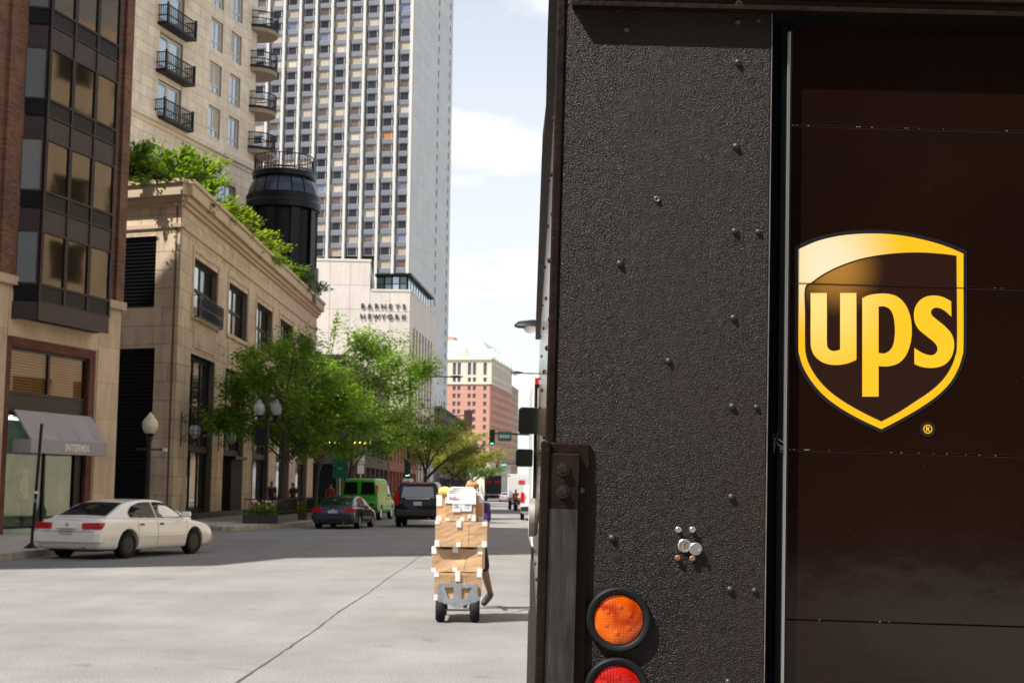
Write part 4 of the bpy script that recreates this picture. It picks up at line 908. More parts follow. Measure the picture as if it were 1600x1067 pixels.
# ---------------------------------------------------------------- black glazed turret at the end of the roof
tx = Vector((-16.0, 95.0)); RT = 2.42
tu = thing('black_turret', 'round black metal turret with panelled dome and railing at roof end', 'turret', (tx.x, tx.y, 0))
M_tur = mat('black_turret_paint', (.004, .005, .007), .35, spec=.25); M_turp = mat('turret_sheet', (.03, .04, .065), .25, metal=.3)
MB().lathe([(RT, 14.0), (RT, 15.3), (RT + .08, 15.35), (RT + .08, 16.3), (RT - .12, 16.4)], 40).build('base_drum', M_tur, tu, True)
MB().lathe([(RT - .25, 16.3), (RT - .25, 20.3)], 40).build('drum', M_blackp, tu, True)
for k in range(9):
    a = 2 * PI * k / 9 + .35; c, s = math.cos(a), math.sin(a)
    if -PI * .15 < math.atan2(s, c) < PI * .0: pass
    MB().box(-.30, .30, -.06, .06, 16.35, 20.2).build('column', M_tur, tu, loc=((RT - .14) * c, (RT - .14) * s, 0)).rotation_euler = (0, 0, a + PI / 2)
MB().lathe([(RT - .1, 20.1), (RT + .12, 20.2), (RT + .16, 20.6), (RT + .06, 20.75), (RT + .1, 21.1), (RT - .06, 21.2)], 40).build('entablature', M_tur, tu, True)
for k in range(16):
    a0_, a1_ = 2 * PI * k / 16 + .02, 2 * PI * (k + 1) / 16 - .02
    ring = lambda r_, z, off_=0: [((r_ + off_) * math.cos(a0_ + (a1_ - a0_) * q / 3), (r_ + off_) * math.sin(a0_ + (a1_ - a0_) * q / 3), z) for q in range(4)]
    MB().loft([ring(RT - .02, 21.2), ring(RT - .1, 21.6), ring(RT - .26, 22.0), ring(RT - .5, 22.35)], cap=False).build('dome_panel', M_turp, tu, True)
MB().lathe([(RT - .06, 21.2), (RT - .16, 21.6), (RT - .32, 22.0), (RT - .55, 22.36), (RT - .30, 22.4), (RT - .28, 22.75), (RT - .4, 22.8), (0, 22.85)], 40).build('dome', M_tur, tu, True)
rl = MB(); rr = RT - .42
for z in (22.9, 23.85): rl.tube([(rr * math.cos(q), rr * math.sin(q), z) for q in [2 * PI * k / 36 for k in range(37)]], .035, 6)
for k in range(48):
    a = 2 * PI * k / 48; rl.tube([(rr * math.cos(a), rr * math.sin(a), 22.8), (rr * math.cos(a), rr * math.sin(a), 23.88)], .018 if k % 4 else .035, 5)
    if k % 2: rl.tube([(rr * math.cos(a + .05 * math.cos(t)), rr * math.sin(a + .05 * math.cos(t)), 23.35 + .28 * math.sin(t)) for t in [2 * PI * q / 8 for q in range(9)]], .015, 4)
rl.build('roof_rail', M_iron, tu)
wt_ = Wall(tu, (-1.9, -1.9), R(20))
# ---------------------------------------------------------------- tall residential tower with white pilasters
OT = (-23.2, 300.0)
tw_ = bldg('high_rise_tower', 'tall pale tower with white vertical pilasters and grey window bands, farthest of the left skyline', OT, 11)
M_pil = mat('white_pilaster', (.50, .49, .455), .7, var=.08, vscale=.3)
M_spd = mat('grey_spandrel', (.135, .145, .17), .6, rand=.10)
M_wpan = mat('white_panel', (.60, .605, .59), .75, var=.06, vscale=.15, rand=.05)
M_wj = mat('white_panel_joint', (.50, .50, .48), .9)
TWD = 36.9; BAY = 3.69; FL = 2.82; Z0, NF = 40.0, 26
wfr = Wall(tw_, (0, TWD), -PI / 2); wri = Wall(tw_, (0, 0), 0)
MB().box(.5, 35.4, .5, TWD, 0, 128).build('tower_core', M_dark, tw_)
for k in range(11): wfr.box('pilaster', M_pil, TWD - BAY * k - (.65 if k == 0 else .29), TWD - BAY * k + (.0 if k == 0 else .29), 0, 128, -.5, .55)
panes = [mat('tower_glass_dark', (.022, .022, .03), .2, spec=.3, rand=.4), mat('tower_glass_dark', (0, 0, 0)), mat('tower_curtain_tan', (.36, .29, .22), .7, rand=.3), mat('tower_curtain_cream', (.42, .37, .30), .7, rand=.2),
         mat('tower_glass_brown', (.11, .075, .06), .3, rand=.35), mat('tower_glass_sky_tone', (.16, .18, .26), .2, metal=.2, rand=.2), mat('tower_curtain_orange', (.34, .13, .04), .7)]  # blue pane tone stands for reflected sky, mostly on upper floors
M_wfr = mat('tower_window_frame', (.42, .40, .38), .5)
fr = MB(); wfd = 3.69 - .60
for a, b_ in ((-wfd / 2, -wfd / 2 + .12), (-wfd * .34, -wfd * .34 + .13), (wfd * .34 - .13, wfd * .34), (wfd / 2 - .12, wfd / 2)): fr.box(a, b_, -.06, .06, 0, 1.78)
for z in (0, 1.70): fr.box(-wfd / 2 + .12, wfd / 2 - .12, -.05, .05, z, z + .08)
frm = fr.mesh('tower_window', M_wfr)
rt = random.Random(21)
for f in range(NF):
    z = Z0 + f * FL
    for k in range(10):
        uc = TWD - BAY * (k + .5)
        if f < 4 and k > 1: continue
        wfr.box('spandrel', M_spd, uc - wfd / 2, uc + wfd / 2, z + 1.80, z + FL - .02, -.3, .12)
        o = link('window', frm, tw_, wfr.pt(uc, z, -.12), wfr.a)
        hi = f > 19
        p_ = rt.choices(panes, (48, 0, 17, 12, 18, 9 if hi else 1, 0))[0] if (f, k) != (13, 1) else panes[6]
        g = link('pane', cube(p_), o, (0, .05, .88), 0, (wfd - .2, .02, 1.62))
    # ledge line under each window band
slits = []
for f in range(38):
    for sc_ in (21.5, 32.2): slits.append((sc_, sc_ + 1.15, 20 + f * FL + .5, 20 + f * FL + 1.95))
wri.backing('side_wall', M_wj, 0, 35.4, 0, 128, -.5, 0, slits)
wri.blocks('wall_panel', M_wpan, 0.0, 35.4, 20, 20 + 39 * FL, FL, 5.05, .001, .03, slits, joint=.05, bond=False)
for a, b_, c, d in slits: wri.box('slit_window', panes[0], a, b_, c, d, -.35, -.25)

# ---------------------------------------------------------------- department store
ON = (-14.5, 190.0)
ds_ = bldg('department_store', 'pale stone store building lettered BARNEYS NEW YORK with glass rooftop room', ON, 4)
M_bar = mat('pink_limestone', (.68, .62, .56), .8, var=.08, vscale=.3, rand=.06, grime=.06)
M_barj = mat('limestone_joint', (.40, .34, .29), .9)
ang = PI - R(97) ; wfN = Wall(ds_, (-.5 * 0, 0), 0)
fa = R(-82); FW = 22.0          # front face runs to the corner
ux, uy = math.cos(fa), math.sin(fa)
wfN = Wall(ds_, (-ux * FW, -uy * FW), fa)
wsN = Wall(ds_, (0, 0), 0)
wfN.backing('front_wall', M_barj, 0, FW - 5.4, 0, 32.0, -.5, 0); wfN.backing('front_wall', M_barj, FW - 5.4, FW, 0, 28, -.5, 0)
wfN.blocks('wall_panel', M_bar, FW - 16.2, FW - 5.4, 6, 32.0, 3.25, 2.7, .001, .04, joint=.05, bond=False)
wfN.blocks('wall_panel', M_bar, FW - 5.4, FW, 6, 28, 2.75, 2.7, .001, .04, joint=.05, bond=False)
wfN.box('coping', M_bar, 0, FW - 5.35, 32.0, 32.3, -.6, .1); wfN.box('coping', M_bar, FW - 5.3, FW + .05, 28, 28.3, -.6, .1)
slots = [(3 + 3.1 * k, 4.4 + 3.1 * k, 13.0, 23.5) for k in range(7)] + [(3 + 3.1 * k, 4.4 + 3.1 * k, 1.5, 12) for k in range(7)]
wsN.backing('street_wall', M_barj, 0, 27, 0, 28, -.5, 0, slots); wsN.blocks('wall_panel', M_bar, 0, 27, .5, 28, 5.5, 3.1, .001, .04, slots, joint=.05, bond=False)
for a, b_, c, d in slots: window(wsN, a, b_, c, d, M_frameB, M_win, rec=.35, fw=.1, rows=4, mw=.12)
wsN.box('coping', M_bar, -.05, 27, 28, 28.3, -.6, .1)
q = lambda u, n: (wfN.pt(u, 0, -n).x, wfN.pt(u, 0, -n).y)
def slab(pts, z0, z1): return MB().prism(pts, z0, z1, lambda a, b_, d: (a, b_, d))
slab([q(.1, .52), q(FW - 5.45, .52), q(FW - 5.45, 20), q(.1, 20)], 0, 32).build('rear_block', M_bar, ds_)
slab([(0.6, .52), (26.8, .52), (26.8, 8), (1.4, 6.2)], .2, 28).build('block_core', M_dark, ds_)
# rooftop glass room
pg = [(1.8, .7), (25.5, .7), (25.5, 5.0), (2.4, 5.0)]
slab([(a + (.4 if a < 5 else -.2), b_ + (.3 if b_ < 2 else 0)) for a, b_ in pg], 28.05, 30.4).build('roof_room', M_dark, ds_)
slab([(1.2, .1), (26.2, .1), (26.2, 5.2), (1.9, 5.2)], 30.45, 30.75).build('roof_slab', M_blackp, ds_)
wpf = Wall(ds_, (2.5, 5.0), math.atan2(.7 - 5.0, 1.9 - 2.5)); wps = Wall(ds_, (1.8, .7), 0)
M_blueg = mat('blue_glass', (.30, .48, .66), .08, metal=.5); M_teal = mat('teal_glass', (.11, .17, .17), .08, metal=.3)
for k in range(4): window(wpf, k * 1.07 + .05, (k + 1) * 1.07, 28.35, 30.4, M_frameB, (M_teal, M_teal, M_skywin, M_teal)[k], rec=-.05, fw=.07, rows=2, mw=.1)
for k in range(9): window(wps, k * 2.6 + .05, (k + 1) * 2.6, 28.35, 30.4, M_frameB, M_blueg, rec=-.08, fw=.07)
M_bl = mat('bronze_letters', (.04, .035, .03), .5)
for txt, z, sp in (('BARNEYS', 25.65, .83), ('NEW YORK', 24.25, .83)):
    lets = [c for c in txt]; x = FW - 6.35
    n_ = 7
    for i, c in enumerate(c for c in txt if c != ' '):
        tm = text_mesh(c, .92, M_bl, .05, .015); tm.transform(Matrix.Rotation(R(90), 4, 'X'))
        link('letter', tm, ds_, wfN.pt(x + i * .92, z, .12), fa)
# ---------------------------------------------------------------- grand hotel far up the street
OG = (-9.0, 500.0)
ho = bldg('brick_hotel', 'far pink brick hotel with cream top floors and pale green mansard roof', OG, 8)
M_pink = mat('pink_brick', (.50, .26, .19), .85, var=.1, vscale=.2); M_crm = mat('cream_terracotta', (.62, .55, .44), .8, var=.1, vscale=.2); M_mint = mat('verdigris_copper', (.52, .66, .57), .5, var=.15, vscale=.3)
HW = 30.0; hf = Wall(ho, (0, HW), -PI / 2); hs = Wall(ho, (0, 0), 0); HD = 50
MB().box(.6, HD - .6, .6, HW - .6, 0, 47.5).build('block_core', M_dark, ho)
fo, so_ = [], []
cols_f = [HW - 2.3, HW - 6.1, HW - 7.9, HW - 11.6, HW - 13.3, HW - 16.8, HW - 18.5, HW - 22, HW - 24]
for f in range(13):
    z = 6.2 + f * 2.75
    if z < 38:
        for u in cols_f: fo.append((u - .55, u + .55, z, z + 1.55))
        for k in range(13): so_.append((1.5 + k * 3.7, 2.9 + k * 3.7, z, z + 1.5))
ft, st = [], []
for u in cols_f: ft += [(u - .6, u + .6, 41.9, 46.2)] + [(u - .55, u + .55, 39.4, 41.0)]
for k in range(13): st += [(1.5 + k * 3.7, 2.9 + k * 3.7, 41.9, 45.6), (1.5 + k * 3.7, 2.9 + k * 3.7, 39.4, 41.0)]
for wl2, W2, op1, op2, nm in ((hf, HW, fo, ft, 'front'), (hs, HD, so_, st, 'side')):
    wl2.backing('base_wall', M_crm, 0, W2, 0, 11.0, -.6, .05, [o for o in op1 if o[3] < 11]); wl2.backing('brick_wall', M_pink, 0, W2, 11.0, 38.8, -.6, 0, [o for o in op1 if o[2] > 11])
    wl2.backing('top_wall', M_crm, 0, W2, 38.8, 47.5, -.6, .04, op2)
    for z0, z1, n1 in ((38.6, 39.0, .3), (47.2, 47.8, .5)): wl2.box('cornice', M_crm, 0, W2, z0, z1, -.3, n1)
    g = MB()
    for (a, b_, c, d) in op1 + op2: wl2.mb_box(g, a, b_, c, d, -.45, -.35)
    g.build('window_panes', mat('hotel_glass', (.10, .12, .15), .1, metal=.2), ho)['kind'] = 'stuff'
MB().add([(-.4, -.4, 47.8), (HD + .4, -.4, 47.8), (HD + .4, HW + .4, 47.8), (-.4, HW + .4, 47.8), (4.5, 4.5, 54.6), (HD - 4, 4.5, 54.6), (HD - 4, HW - 4, 54.6), (4.5, HW - 4, 54.6)], [(0, 1, 5, 4), (1, 2, 6, 5), (2, 3, 7, 6), (3, 0, 4, 7), (4, 5, 6, 7)]).build('mansard_roof', M_mint, ho)
for k in range(6):
    x = 4 + k * 8.2
    MB().add([(x - 1.6, -.3, 47.8), (x + 1.6, -.3, 47.8), (x, -.3, 51.4), (x - 1.6, 3.2, 47.8), (x + 1.6, 3.2, 47.8), (x, 3.2, 51.4)], [(0, 1, 2), (3, 5, 4), (0, 2, 5, 3), (1, 4, 5, 2)]).build('dormer', M_mint, ho)
for u in (HW - 9.5, HW - 18):
    p = hf.pt(u, 47.8, .2); MB().add([(p.x, p.y - 1.9, p.z), (p.x, p.y + 1.9, p.z), (p.x, p.y, p.z + 4.3), (p.x + 3, p.y - 1.9, p.z), (p.x + 3, p.y + 1.9, p.z), (p.x + 3, p.y, p.z + 4.3)], [(0, 2, 1), (3, 4, 5), (0, 3, 5, 2), (1, 2, 5, 4)]).build('dormer', M_crm, ho)
MB().box(7, 14, 15, 22, 54.6, 56.2).build('roof_house', M_pink, ho); MB().box(18, 20, 7, 8.5, 54.6, 55.8).build('chimney', M_dark, ho)
# ---------------------------------------------------------------- other far buildings
def plain_building(name, label, O, A, Lx, Dy, H, m, fl=3.3, bay=3.4, win=(1.5, 1.7), gm=None, gz=4.5, front=True, parts=True):
    t = bldg(name, label, O, A); gm = gm or M_win
    a1 = Wall(t, (0, 0), 0); walls = [(a1, Lx)]
    if front: walls.append((Wall(t, (0, Dy), -PI / 2), Dy))
    MB().box(.5, Lx - .02, .5, Dy, 0, H - .3).build('block_core', M_dark, t)
    for wl2, W2 in walls:
        op = []
        nb = int(W2 // bay); mg = (W2 - nb * bay) / 2
        z = gz
        while z + win[1] + .8 < H:
            for k in range(nb): u = mg + bay * (k + .5); op.append((u - win[0] / 2, u + win[0] / 2, z, z + win[1]))
            z += fl
        gop = [(mg + bay * k + .3, mg + bay * (k + 1) - .3, .4, gz - 1.0) for k in range(nb)] if gz > 3 else []
        wl2.backing('wall', m, 0, W2, 0, H, -.5, 0, op + gop)
        for o_ in op: wl2.box('window', gm if not callable(gm) else gm(), o_[0], o_[1], o_[2], o_[3], -.3, -.2)
        for o_ in gop: wl2.box('shop_window', M_win, o_[0], o_[1], o_[2], o_[3], -.4, -.3)
        wl2.box('cornice', m, 0, W2 + .2, H - .35, H + .1, -.3, .25)
    return t
M_tan = mat('tan_brick', (.42, .29, .20), .85, var=.15, vscale=.3); M_rbr = mat('dull_red_brick', (.28, .11, .075), .85, var=.2, vscale=.4); M_dkb = mat('dark_brown_brick', (.045, .036, .034), .8, var=.2, vscale=.4)
plain_building('brown_building', 'far tan building just right of the pink hotel, half behind the truck', (-3.5, 640), 6, 40, 14, 49, M_tan, 3.2, 3.2, (1.2, 1.5), front=True)
plain_building('dark_building', 'dark brown building with overhanging roof beyond the pale store', (-13.0, 240), 2, 70, 12, 15.5, M_dkb, 3.6, 4.2, (2.2, 2.0))
plain_building('brick_shop', 'small red brick shop building beyond the stone corner building', (-13.4, 150), 1, 34, 12, 9.5, M_rbr, 3.4, 3.6, (1.4, 1.8))
plain_building('pale_shop', 'pale stone shop building behind the tall green trees', (-13.6, 112), .5, 36, 12, 12, mat('shade_toned_stone', (.10, .085, .07), .8, var=.15, vscale=.4), 3.6, 4.0, (2.2, 2.0))  # pale stone darkened, putting the shade under the trees into its colour
# buildings on the sunny side, behind the truck, and across the junction behind the camera
M_tanr = mat('sunlit_buff_brick', (.60, .46, .32), .85, var=.15, vscale=.4); M_dred = mat('dark_block_brick', (.055, .030, .022), .8, var=.3, vscale=.4)  # second brick is an evenly dark brown
def right_building(label, y0, L_, H, m, fl=3.5):
    t = thing('street_building', label, 'building', (9.2, y0 + L_, 0), R(-90))
    wl2 = Wall(t, (0, 0), 0); op = []
    z = 5
    while z + 2.6 < H:
        for k in range(int(L_ // 4)): op.append((4 * k + .7, 4 * k + 3.3, z, z + 2.1))
        z += fl
    wl2.backing('wall', m, 0, L_, 0, H, -.5, 0, op); MB().box(.1, L_ - .1, .5, 14, 0, H - .2).build('block_core', M_dark, t)
    g = MB()
    for o_ in op: wl2.mb_box(g, *o_, -.3, -.2)
    g.build('window_panes', M_win, t)['kind'] = 'stuff'; return t
t = thing('shade_block', 'unseen tall brown block added to shade the road', 'building', (-46, 38, 0))
MB().box(10, 22, 2, 12.5, 0, 38).build('wall', M_dred, t)  # unseen block added and sized to shade the road, not the trees
right_building('sunlit buff brick building on the right hidden by the truck', 14, 30, 18, M_tanr)
right_building('sunlit cream building farther up the right side, hidden by the truck', 46, 40, 26, M_hstone)
right_building('sunlit brick building on the right beyond the cream one', 88, 50, 15, M_rbr)
right_building('tall tan building at the right far end, hidden by the truck', 140, 60, 24, M_tan)
t = thing('corner_block', 'unseen brown brick block added behind the camera on the left', 'building', (-75, -28, 0))
MB().box(0, 60, -14, 0, 0, 34).build('wall', M_dred, t)  # added out of view to darken what the cars mirror
t = thing('corner_block', 'dark brick building across the junction behind the camera', 'building', (-3, -26, 0))
MB().box(0, 40, -14, 0, 0, 32).build('wall', M_dred, t)
g = MB()
for k in range(9):
    for f in range(7): g.box(2 + k * 4.2, 4 + k * 4.2, .0, .06, 5 + f * 3.7, 7.2 + f * 3.7)
g.build('window_panes', M_win, t)['kind'] = 'stuff'
# ================================================================== trees and plants
def leaf_mat(name, c, c2, tr=.35):
    m = bpy.data.materials.new(name); m.use_nodes = True; nt = m.node_tree; N = nt.nodes.new; L = nt.links.new; b = nt.nodes['Principled BSDF']; out = nt.nodes['Material Output']
    g = N('ShaderNodeNewGeometry'); n = N('ShaderNodeTexNoise'); n.inputs['Scale'].default_value = 1.1; n.inputs['Detail'].default_value = 3; L(g.outputs['Position'], n.inputs['Vector'])
    rp = N('ShaderNodeMath'); rp.operation = 'MULTIPLY_ADD'; rp.inputs[1].default_value = .35; L(g.outputs['Random Per Island'], rp.inputs[0]); L(n.outputs['Fac'], rp.inputs[2])
    r = N('ShaderNodeValToRGB'); r.color_ramp.elements[0].position = .42; r.color_ramp.elements[1].position = .82; r.color_ramp.elements[0].color = (*c, 1); r.color_ramp.elements[1].color = (*c2, 1); L(rp.outputs[0], r.inputs[0])
    L(r.outputs[0], b.inputs['Base Color']); b.inputs['Roughness'].default_value = .5; b.inputs['Specular IOR Level'].default_value = .3
    t = N('ShaderNodeBsdfTranslucent'); bright = N('ShaderNodeMixRGB'); bright.blend_type = 'MULTIPLY'; bright.inputs[0].default_value = 1; bright.inputs[2].default_value = (1.5, 1.35, .5, 1); L(r.outputs[0], bright.inputs[1]); L(bright.outputs[0], t.inputs[0])
    mxs = N('ShaderNodeMixShader'); mxs.inputs[0].default_value = tr; L(b.outputs[0], mxs.inputs[1]); L(t.outputs[0], mxs.inputs[2]); L(mxs.outputs[0], out.inputs[0]); return m
M_leaf = leaf_mat('locust_leaf', (.038, .105, .008), (.20, .345, .028), .46)
M_leafy = leaf_mat('yellow_green_leaf', (.15, .20, .02), (.32, .34, .05), .45)
M_leafd = leaf_mat('far_green_leaf', (.05, .12, .02), (.13, .21, .03))
M_shrub = leaf_mat('shrub_leaf', (.05, .11, .012), (.18, .30, .03), .45)
M_shrubl = leaf_mat('bright_shrub_leaf', (.13, .22, .02), (.27, .36, .04))
M_bark = mat('dark_bark', (.055, .042, .034), .9, var=.4, vscale=4, bump=.6, bscale=30)

def leaf_quad(vs, fs, p, d, size, rr, droop=.2):
    """one leaf spray: a folded pointed quad"""
    t = (d + Vector((rr.uniform(-.7, .7), rr.uniform(-.7, .7), rr.uniform(-.55, .35) - droop))).normalized()
    s = t.cross(Vector((rr.uniform(-.4, .4), rr.uniform(-.4, .4), 1))); s = s.normalized() if s.length > 1e-3 else Vector((1, 0, 0))
    L_ = size * rr.uniform(.7, 1.35); W_ = L_ * rr.uniform(.22, .36); o = len(vs)
    vs += [tuple(p), tuple(p + t * L_ * .45 + s * W_ + Vector((0, 0, -.01))), tuple(p + t * L_), tuple(p + t * L_ * .5 - s * W_)]
    fs.append((o, o + 1, o + 2, o + 3))
def tree(name, label, base, h, crown_r, crown_c, leafm, seed, nl=9000, lsize=.17, trunk_r=.12, fork=.28, lean=(0, 0), flat=.55, layers=True, limbs=9, group=None, gap=.6):
    rr = random.Random(seed); t = thing(name, label, 'tree', base, 0, group); cz, ch = crown_c
    tk = MB(); tips = []
    f = Vector((lean[0] * fork, lean[1] * fork, h * fork))
    tk.tube([(0, 0, -.02), (f.x * .3 + rr.uniform(-.04, .04), f.y * .3, f.z * .5), tuple(f)], [trunk_r * 1.3, trunk_r, trunk_r * .85], 9)
    to = tk.build('trunk', M_bark, t, True)
    lm = MB()
    for i in range(limbs):
        a = 2 * PI * i / limbs + rr.uniform(-.35, .35); up = (i * .618 + .15) % 1.0
        rad = crown_r * (1.0 - .45 * up) * rr.uniform(.75, 1.1); zt = cz + ch * (-.78 + 1.60 * up) * rr.uniform(.8, 1.1)
        e = Vector((lean[0] + rad * math.cos(a), lean[1] + rad * math.sin(a), zt)); st = f + Vector((lean[0] * .15, lean[1] * .15, (h - f.z) * up * .45))
        mid = st.lerp(e, .5) + Vector((rr.uniform(-.2, .2), rr.uniform(-.2, .2), (e - st).length * .14))
        pts = [st, st.lerp(mid, .5) + Vector((0, 0, .05)), mid, mid.lerp(e, .55) + Vector((0, 0, .08)), e]
        lm.tube([tuple(p) for p in pts], [trunk_r * .6, trunk_r * .45, trunk_r * .3, trunk_r * .2, trunk_r * .08], 6)
        for j in range(16):
            s = rr.uniform(.28, 1.0); k = min(3, int(s * 4)); p = pts[k].lerp(pts[k + 1], s * 4 - k)
            b_ = a + rr.uniform(-1.5, 1.5); ln = crown_r * rr.uniform(.22, .5) * (1.15 - s * .4)
            q = p + Vector((math.cos(b_) * ln, math.sin(b_) * ln, ln * rr.uniform(-.12, .45)))
            lm.tube([tuple(p), tuple(p.lerp(q, .5) + Vector((0, 0, .06))), tuple(q)], [trunk_r * .16, trunk_r * .1, trunk_r * .04], 4, False)
            tips.append((p, q)); 
        tips.append((pts[3], e))
    if lean != (0, 0) or True:
        lm.tube([tuple(f), (lean[0] * .6, lean[1] * .6, h * .6), (lean[0] + .3, lean[1], h * .86)], [trunk_r * .8, trunk_r * .45, trunk_r * .06], 6); tips.append((Vector((lean[0] * .7, lean[1] * .7, h * .7)), Vector((lean[0] + .35, lean[1], h * .9))))
    lm.build('branches', M_bark, t, True)
    vs, fs = [], []; per = nl // len(tips)
    for (p, q) in tips:
        if rr.random() < gap * .4: continue
        nlocal = int(per * rr.uniform(.5, 1.6)); d = (q - p); dl_ = d.length; dn = d.normalized(); sd = dn.cross(Vector((0, 0, 1)))
        sd = sd.normalized() if sd.length > 1e-3 else Vector((1, 0, 0)); wmax = .17 * crown_r
        for _ in range(nlocal):
            s = rr.random() ** .75 * 1.12; w_ = rr.gauss(0, .5) * wmax * (1.1 - s * .5)
            c = p + d * s + sd * w_ + Vector((0, 0, rr.gauss(0, .10 * crown_r * (1 - flat) + .07) - abs(w_) * .12))
            leaf_quad(vs, fs, c, dn * .6 + sd * (1 if w_ > 0 else -1) * .6, lsize * .92, rr)
    MB().add(vs, fs).build('crown', leafm, t, fix=False); return t
def px_at(px, d, z=0):
    """ground point in the street at that photo column and distance"""
    p = at(px, 765, d); return (p.x, d, z)
tree('locust_tree', 'leafy green street tree by the twin lamp, nearest of the row', px_at(440, 62, .15), 9.0, 3.5, (5.7, 2.9), M_leaf, 11, 21000, .19, .09, .26, (.1, 0), limbs=13)
tree('locust_tree', 'tallest green street tree, second from the twin lamp', px_at(492, 67, .15), 10.3, 4.2, (6.2, 3.3), M_leaf, 12, 28000, .19, .11, .22, (.5, 0), limbs=13)
tree('locust_tree', 'broad green street tree above the green van, third from the twin lamp', px_at(544, 77, .15), 11.2, 4.6, (6.4, 3.7), M_leaf, 13, 30000, .20, .12, .22, (.6, 0), limbs=13)
tree('arching_tree', 'yellow green tree with long limb arching over the street', px_at(657, 112, .15), 8.2, 3.6, (5.9, 2.2), M_leafy, 14, 13000, .20, .13, .24, (1.2, 0), gap=.5)
tree('linden_tree', 'yellow green tree just beyond the arching tree', px_at(702, 140, .15), 8.6, 4.6, (5.8, 2.3), M_leafy, 15, 11000, .22, .15, .25, (.8, 0))
tree('linden_tree', 'darker green low tree beyond the yellow green ones', px_at(722, 165, .15), 7.2, 3.6, (4.6, 2.0), M_leafd, 16, 8000, .24, .15, .25, (.6, 0))
tree('linden_tree', 'pale far tree at the end of the left tree row', px_at(736, 205, .15), 8.2, 3.8, (5.4, 2.2), M_leafy, 17, 7000, .28, .15, .25, (.5, 0))
# roof garden: separate shrubs spilling over the cornice
rg = random.Random(8)
for i in range(12):
    s = (.0, .6, 2.6, 5.2, 8.4, 12.0, 16.0, 20.0, 24.2, 28.4, 32.5, 36.5)[i]; o = lb.matrix_basis @ Vector((s - (2.2 if i == 0 else 0), .75 if i else 1.6, 14.3)); br_ = i in (5, 6, 7)
    t = thing('roof_shrub', ('feathery green shrub at the far left of the roof garden edge', 'tall dark green shrub above the building corner', 'green shrub third from the left on the roof edge', 'green trailing shrub fourth along the roof edge', 'spilling shrub fifth along the roof edge, beside the tower wall',
        'yellow green shrub sixth along the roof edge', 'bright yellow green bush below the turret', 'bright bush seventh along the roof edge under the turret', 'green bush ninth along the roof edge', 'green bush at the turret foot', 'dark green bush past the turret foot', 'last small bush at the far end of the roof edge')[i], 'shrub', o, 0, 'roof garden shrubs')
    vs, fs = [], []; st = MB(); R_ = rg.uniform(1.2, 1.7) * (1.25 if i < 3 else 1.0)
    for j in range(17):
        a = rg.uniform(0, 2 * PI); u = rg.uniform(.2, 1); tip = Vector((math.cos(a) * R_ * u * 1.5, math.sin(a) * R_ * .8 * u, R_ * (1.15 - u * .55) * rg.uniform(.6, 1.15)))
        if rg.random() < .4: tip.z = rg.uniform(-.25, .5); tip.x = rg.uniform(-1.6, 1.6)
        midp = tip * .5 + Vector((0, 0, .35)); st.tube([(0, 0, 0), tuple(midp), tuple(tip)], [.035, .02, .008], 4, False)
        for _ in range(165):
            s_ = rg.random() ** .6; p = Vector((0, 0, 0)).lerp(midp, s_ * 2) if s_ < .5 else midp.lerp(tip, s_ * 2 - 1)
            p = p + Vector((rg.gauss(0, .17), rg.gauss(0, .17), rg.gauss(0, .15))); leaf_quad(vs, fs, p, tip.normalized(), .24, rg, .1)
    MB().add(vs, fs).build('foliage', M_shrubl if br_ else M_shrub, t, fix=False); st.build('stems', M_bark, t)
# ================================================================== vehicles
def crv(pts, n):
    """Catmull-Rom through tuples, n samples"""
    P = [Vector(p) for p in pts] if len(pts[0]) <= 4 else pts; out = []; m = len(pts) - 1
    for i in range(n):
        s = i / (n - 1) * m; k = min(int(s), m - 1); t = s - k
        p1, p2 = pts[k], pts[k + 1]; p0 = pts[max(k - 1, 0)]; p3 = pts[min(k + 2, m)]
        out.append(tuple(.5 * (2 * b + (c - a) * t + (2 * a - 5 * b + 4 * c - d) * t * t + (3 * b - a - 3 * c + d) * t ** 3) for a, b, c, d in zip(p0, p1, p2, p3)))
    return out
def lerp_st(st, y):
    if y <= st[0][0]: return st[0]
    for a, b in zip(st, st[1:]):
        if y <= b[0]: t = (y - a[0]) / (b[0] - a[0]); return tuple(p + (q - p) * t for p, q in zip(a, b))
    return st[-1]
M_carglass = mat('car_glass', (.010, .011, .012), .03, spec=.25); M_plate = mat('number_plate', (.62, .63, .66), .5, var=.5, vscale=40); M_tail = mat('tail_lamp_red', (.50, .008, .012), .15, spec=.4)
M_under = mat('underbody', (.008, .008, .008), .9); M_lampw = mat('clear_lamp', (.6, .6, .58), .15); M_rimd = mat('dark_alloy', (.022, .022, .024), .4, spec=.3); M_rims = mat('silver_alloy', (.45, .46, .48), .3, metal=.9); M_gap = mat('panel_gap', (.01, .01, .01), .8)
